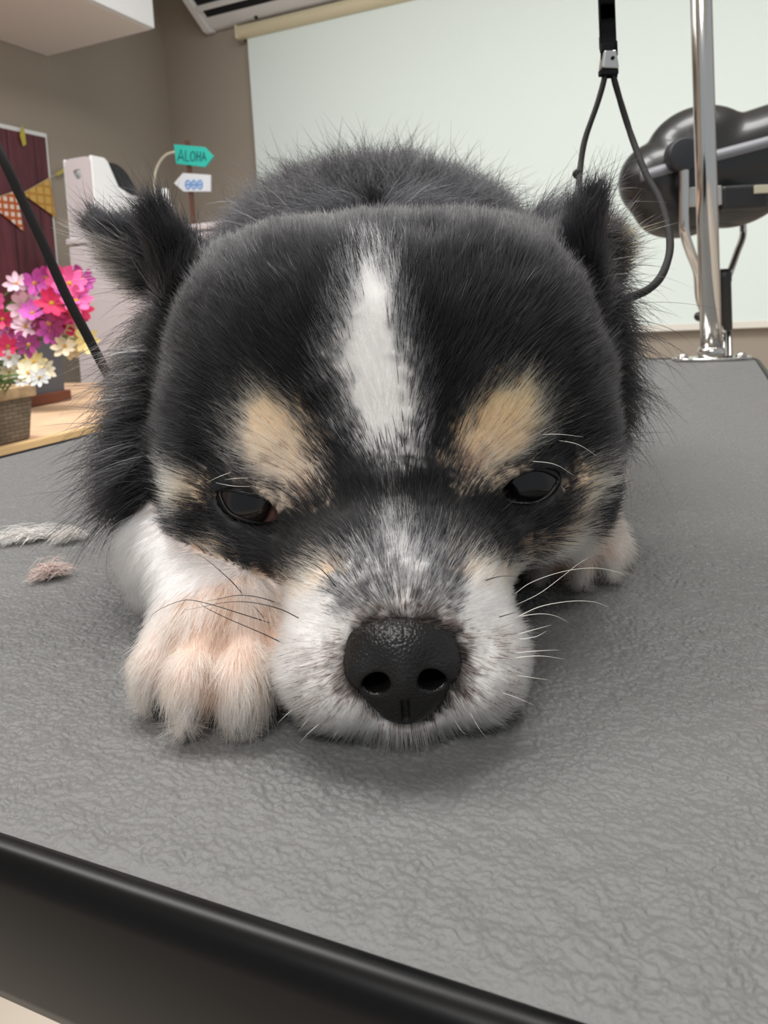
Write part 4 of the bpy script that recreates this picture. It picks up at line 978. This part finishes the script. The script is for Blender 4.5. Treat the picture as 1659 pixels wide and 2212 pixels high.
# ---- eyes and lids
M_LID = mat('eyelid_skin', (7, 6, 7), 0.36, bump=0.15, bscale=1500, spec=0.3)
M_EYE, nt, b = new_mat('eyeball'); a = nt.nodes.new('ShaderNodeAttribute'); a.attribute_name = 'iris'
nt.links.new(a.outputs['Color'], b.inputs['Base Color']); b.inputs['Roughness'].default_value = 0.06; b.inputs['Specular IOR Level'].default_value = 0.42
LENS = np.array((0, 0, 0.08))
def closed(pts, n):
    p = np.array(pts, float); m = len(p); out = []
    for i in range(n):
        s_ = i/n*m; k = int(s_); t_ = s_-k; a, b2, d, e = p[(k-1)%m], p[k%m], p[(k+1)%m], p[(k+2)%m]
        out.append(0.5*(2*b2+(d-a)*t_+(2*a-5*b2+4*d-e)*t_*t_+(3*b2-a-3*d+e)*t_**3))
    return np.array(out)
for e in EYE:
    c = np.array(e['c']); r = e['r']
    bm = bmesh.new(); bmesh.ops.create_uvsphere(bm, u_segments=160, v_segments=120, radius=r)
    me = bpy.data.meshes.new('eye'); bm.to_mesh(me); bm.free(); me.polygons.foreach_set('use_smooth', [True]*len(me.polygons))
    co = np.empty(len(me.vertices)*3, np.float32); me.vertices.foreach_get('co', co); co = co.reshape(-1, 3)
    w = co+c; q = to_px(w+np.array((0, 0, TAB_Z))); di = np.hypot(q[:,0]-e['iris'][0], q[:,1]-e['iris'][1])/e['ir']; di[co[:, 1] > 0] = 9
    sm_ = lambda a_, b_: np.clip((di-a_)/(b_-a_), 0, 1)[:, None]
    col = lin(7, 7, 8)*(1-sm_(0.40, 0.52))+lin(30, 24, 22)*sm_(0.40, 0.52)
    col = col*(1-sm_(0.74, 0.82))+lin(18, 14, 14)*sm_(0.74, 0.82)
    col = col*(1-sm_(0.88, 0.98))+lin(122, 88, 82)*sm_(0.88, 0.98)
    at = me.attributes.new('iris', 'FLOAT_COLOR', 'POINT'); at.data.foreach_set('color', np.c_[col, np.ones(len(col))].astype(np.float32).ravel())
    o = link('eye', me, dog, M_EYE); o.location = Vector(c)+Vector((0, 0, TAB_Z))-Vector(DO)
    rim = closed(e['rim'], 64); dirs = []
    for px, py in rim:
        d = np.array(pix(px, py, 1.0))-np.array((0, 0, CAM_Z)); d /= np.linalg.norm(d); oc = LENS-c
        bb = d@oc; disc = bb*bb-(oc@oc-(r+0.0003)**2); tt = -bb-math.sqrt(max(disc, 0)); h_ = LENS+d*tt-c; dirs.append(h_/np.linalg.norm(h_))
    dirs = np.array(dirs); ax = dirs.mean(0); ax /= np.linalg.norm(ax); th = np.arccos(np.clip(dirs@ax, -1, 1)); pr = dirs-(dirs@ax)[:, None]*ax; pr /= np.linalg.norm(pr, axis=1)[:, None]
    bm = bmesh.new(); rings = []
    for add, rr in ((0.0, r-0.0004), (0.0, r+0.0003), (0.02, r+0.0005), (0.06, r+0.0006), (0.10, r+0.0004), (0.24, r+0.0005), (0.60, r+0.0003), (0.85, r-0.0008)):
        ang_ = th+add; pts_ = (np.cos(ang_)[:, None]*ax+np.sin(ang_)[:, None]*pr)*rr
        rings.append([bm.verts.new(Vector(x)) for x in pts_])
    for a_, b_ in zip(rings[:-1], rings[1:]):
        for k in range(64): bm.faces.new((a_[k], a_[(k+1)%64], b_[(k+1)%64], b_[k]))
    o2 = obj('eyelid', bm, M_LID, dog, smooth=True); o2.location = o.location

# ---- claws
M_CLAW = mat('black_claw', (20, 19, 20), 0.3)
for c, r in TOES:
    y0 = c[1]-r[1]*0.50; x0 = c[0]; b0 = Vector((x0, y0, 0.0044)); pts = [b0, b0+Vector((0, -0.0016, -0.0006)), b0+Vector((0, -0.0036, -0.0016)), b0+Vector((0, -0.0052, -0.0030)), b0+Vector((0, -0.0058, -0.0039))]
    tube_obj('claw', [p+Vector((0, 0, TAB_Z))-Vector(DO) for p in pts], [0.0016, 0.0016, 0.0013, 0.0008, 0.0003], M_CLAW, dog, 10)

# ---- whiskers
from mathutils.bvhtree import BVHTree
BVH = BVHTree.FromPolygons([tuple(v) for v in dv.tolist()], [tuple(x) for x in dq.tolist()])
def surf_depth(px, py, default):
    d = (pix(px, py, 1.0)-Vector((0, 0, CAM_Z))).normalized(); h_ = BVH.ray_cast(Vector((0, 0, 0.08)), d)
    return h_[0].y if h_[0] else default
M_WD = mat('dark_whisker', (24, 21, 20), 0.4); M_WW = mat('white_whisker', (226, 222, 214), 0.4)
def whisker(pts, m, rad=0.00011, dd=0.006, default=0.150):
    y0 = surf_depth(*pts[0], default)+0.0006; n = len(pts); tot = [0.0]
    for a, b in zip(pts[:-1], pts[1:]): tot.append(tot[-1]+math.hypot(b[0]-a[0], b[1]-a[1]))
    c = []
    for k, (x, y) in enumerate(pts):
        s_ = tot[k]/tot[-1]; yy = y0-0.003*math.sin(min(s_*4, 1)*1.57)+dd*s_
        sd = surf_depth(x, y, 9)
        if k and sd < 9: yy = min(yy, sd-0.004)
        p = pix(x, y, yy)
        if p.z < TAB_Z+0.0006: p = Vector((p.x, p.y, TAB_Z+0.0006))
        c.append(p-Vector(DO))
    N_ = max(12, 5*n); sp_ = spline(c, N_)
    tube_obj('whisker', sp_, [rad*(1-0.8*(i/(N_-1))**1.5) for i in range(N_)], m, dog, 6)
for p in ([(613,1391),(575,1372),(494,1337),(445,1313),(430,1300)], [(600,1351),(521,1326),(453,1305),(402,1296),(358,1310),(331,1326),(323,1342)],
          [(611,1307),(562,1291),(516,1286),(472,1294),(445,1299)], [(649,1337),(603,1315),(548,1302),(500,1300),(445,1309),(402,1318)],
          [(528,1287),(502,1258),(475,1233),(445,1208),(418,1193)], [(727,1269),(700,1236),(675,1218),(645,1205)], [(574,1338),(546,1307)],
          [(1075,1334),(1119,1321)], [(1044,1255),(1082,1245),(1122,1245)]): whisker(p, M_WD, 0.00010, 0.001)
for p in ([(1109,1285),(1148,1258),(1215,1235),(1281,1227),(1331,1235),(1357,1247)], [(1110,1309),(1165,1282),(1215,1245),(1248,1219),(1271,1205)],
          [(1108,1338),(1165,1311),(1231,1299),(1281,1300),(1314,1311)], [(1108,1334),(1165,1326),(1201,1331),(1228,1345)], [(1108,1373),(1158,1359),(1191,1350)],
          [(1108,1383),(1155,1376),(1181,1363)], [(1106,1411),(1165,1406),(1208,1404)], [(1102,1422),(1165,1417),(1221,1424)], [(1095,1456),(1186,1469)],
          [(1075,1493),(1118,1508),(1157,1525)], [(1055,1510),(1106,1543)], [(1000,1512),(1034,1572),(1056,1638)], [(975,1545),(998,1580),(1012,1600)],
          [(643,1525),(620,1543),(600,1562)], [(672,1547),(655,1566),(645,1583)], [(697,1558),(668,1582),(647,1605)], [(735,1570),(722,1590),(716,1602)],
          [(756,1580),(748,1605),(743,1634)], [(785,1585),(777,1615)], [(802,1588),(799,1630)], [(830,1590),(834,1610),(838,1640)], [(846,1590),(852,1622)], [(910,1590),(906,1612)], [(943,1585),(944,1610),(943,1638)]): whisker(p, M_WW, 0.00009)
for p in ([(543,1033),(515,1033),(486,1036)], [(543,1051),(505,1050),(466,1043)], [(507,1018),(480,1027),(451,1040)], [(1198,950),(1248,960),(1291,986)], [(1138,995),(1198,1003),(1241,1028)],
          [(1150,940),(1205,938),(1260,944)]): whisker(p, M_WW, 0.00010, 0.004)
print('dog done', round(time.time()-T0, 1))

# ---- cut tufts of fur lying on the table
def tuft(px, py, spread, n, col, label, length):
    d = pix(px, py, 1.0)-Vector((0, 0, CAM_Z)); c = Vector((0, 0, CAM_Z))+d*((TAB_Z-CAM_Z)/d.z)
    bm = bmesh.new(); m_ = mat('cut_fur', col, 0.6)
    for i in range(n):
        t_ = random.gauss(0, 0.5); a_ = math.radians(random.gauss(25, 28)); L_ = length*random.uniform(0.5, 1.1)
        p0 = Vector((t_*spread, random.gauss(0, 0.0016)+t_*spread*0.15, 0.0003+abs(random.gauss(0, 0.0016))))
        dr = Vector((math.cos(a_), math.sin(a_), 0)); arch = random.uniform(0.0004, 0.0022)
        tube(bm, [p0-dr*L_*0.5, p0-dr*L_*0.2+Vector((0, 0, arch)), p0+dr*L_*0.15+Vector((0, 0, arch)), p0+dr*L_*0.5+Vector((0, 0, arch*0.3))], [0.00006, 0.00009, 0.00008, 0.00004], 3, False)
    for v in bm.verts: v.co.z = max(v.co.z, 0.0002)
    o = obj('fur_tuft', bm, m_, None, smooth=True); o.location = c; o['kind'] = 'stuff'
    return tag(o, label, 'fur tuft')
tuft(62, 1168, 0.0085, 260, (232, 228, 224), 'longest white tuft of cut fur lying at the table edge', 0.012)
tuft(150, 1170, 0.0045, 110, (226, 220, 214), 'small white tuft of cut fur beside the longest tuft', 0.009)
tuft(112, 1248, 0.0042, 200, (214, 192, 184), 'pinkish tuft of cut fur nearest the paw', 0.009)
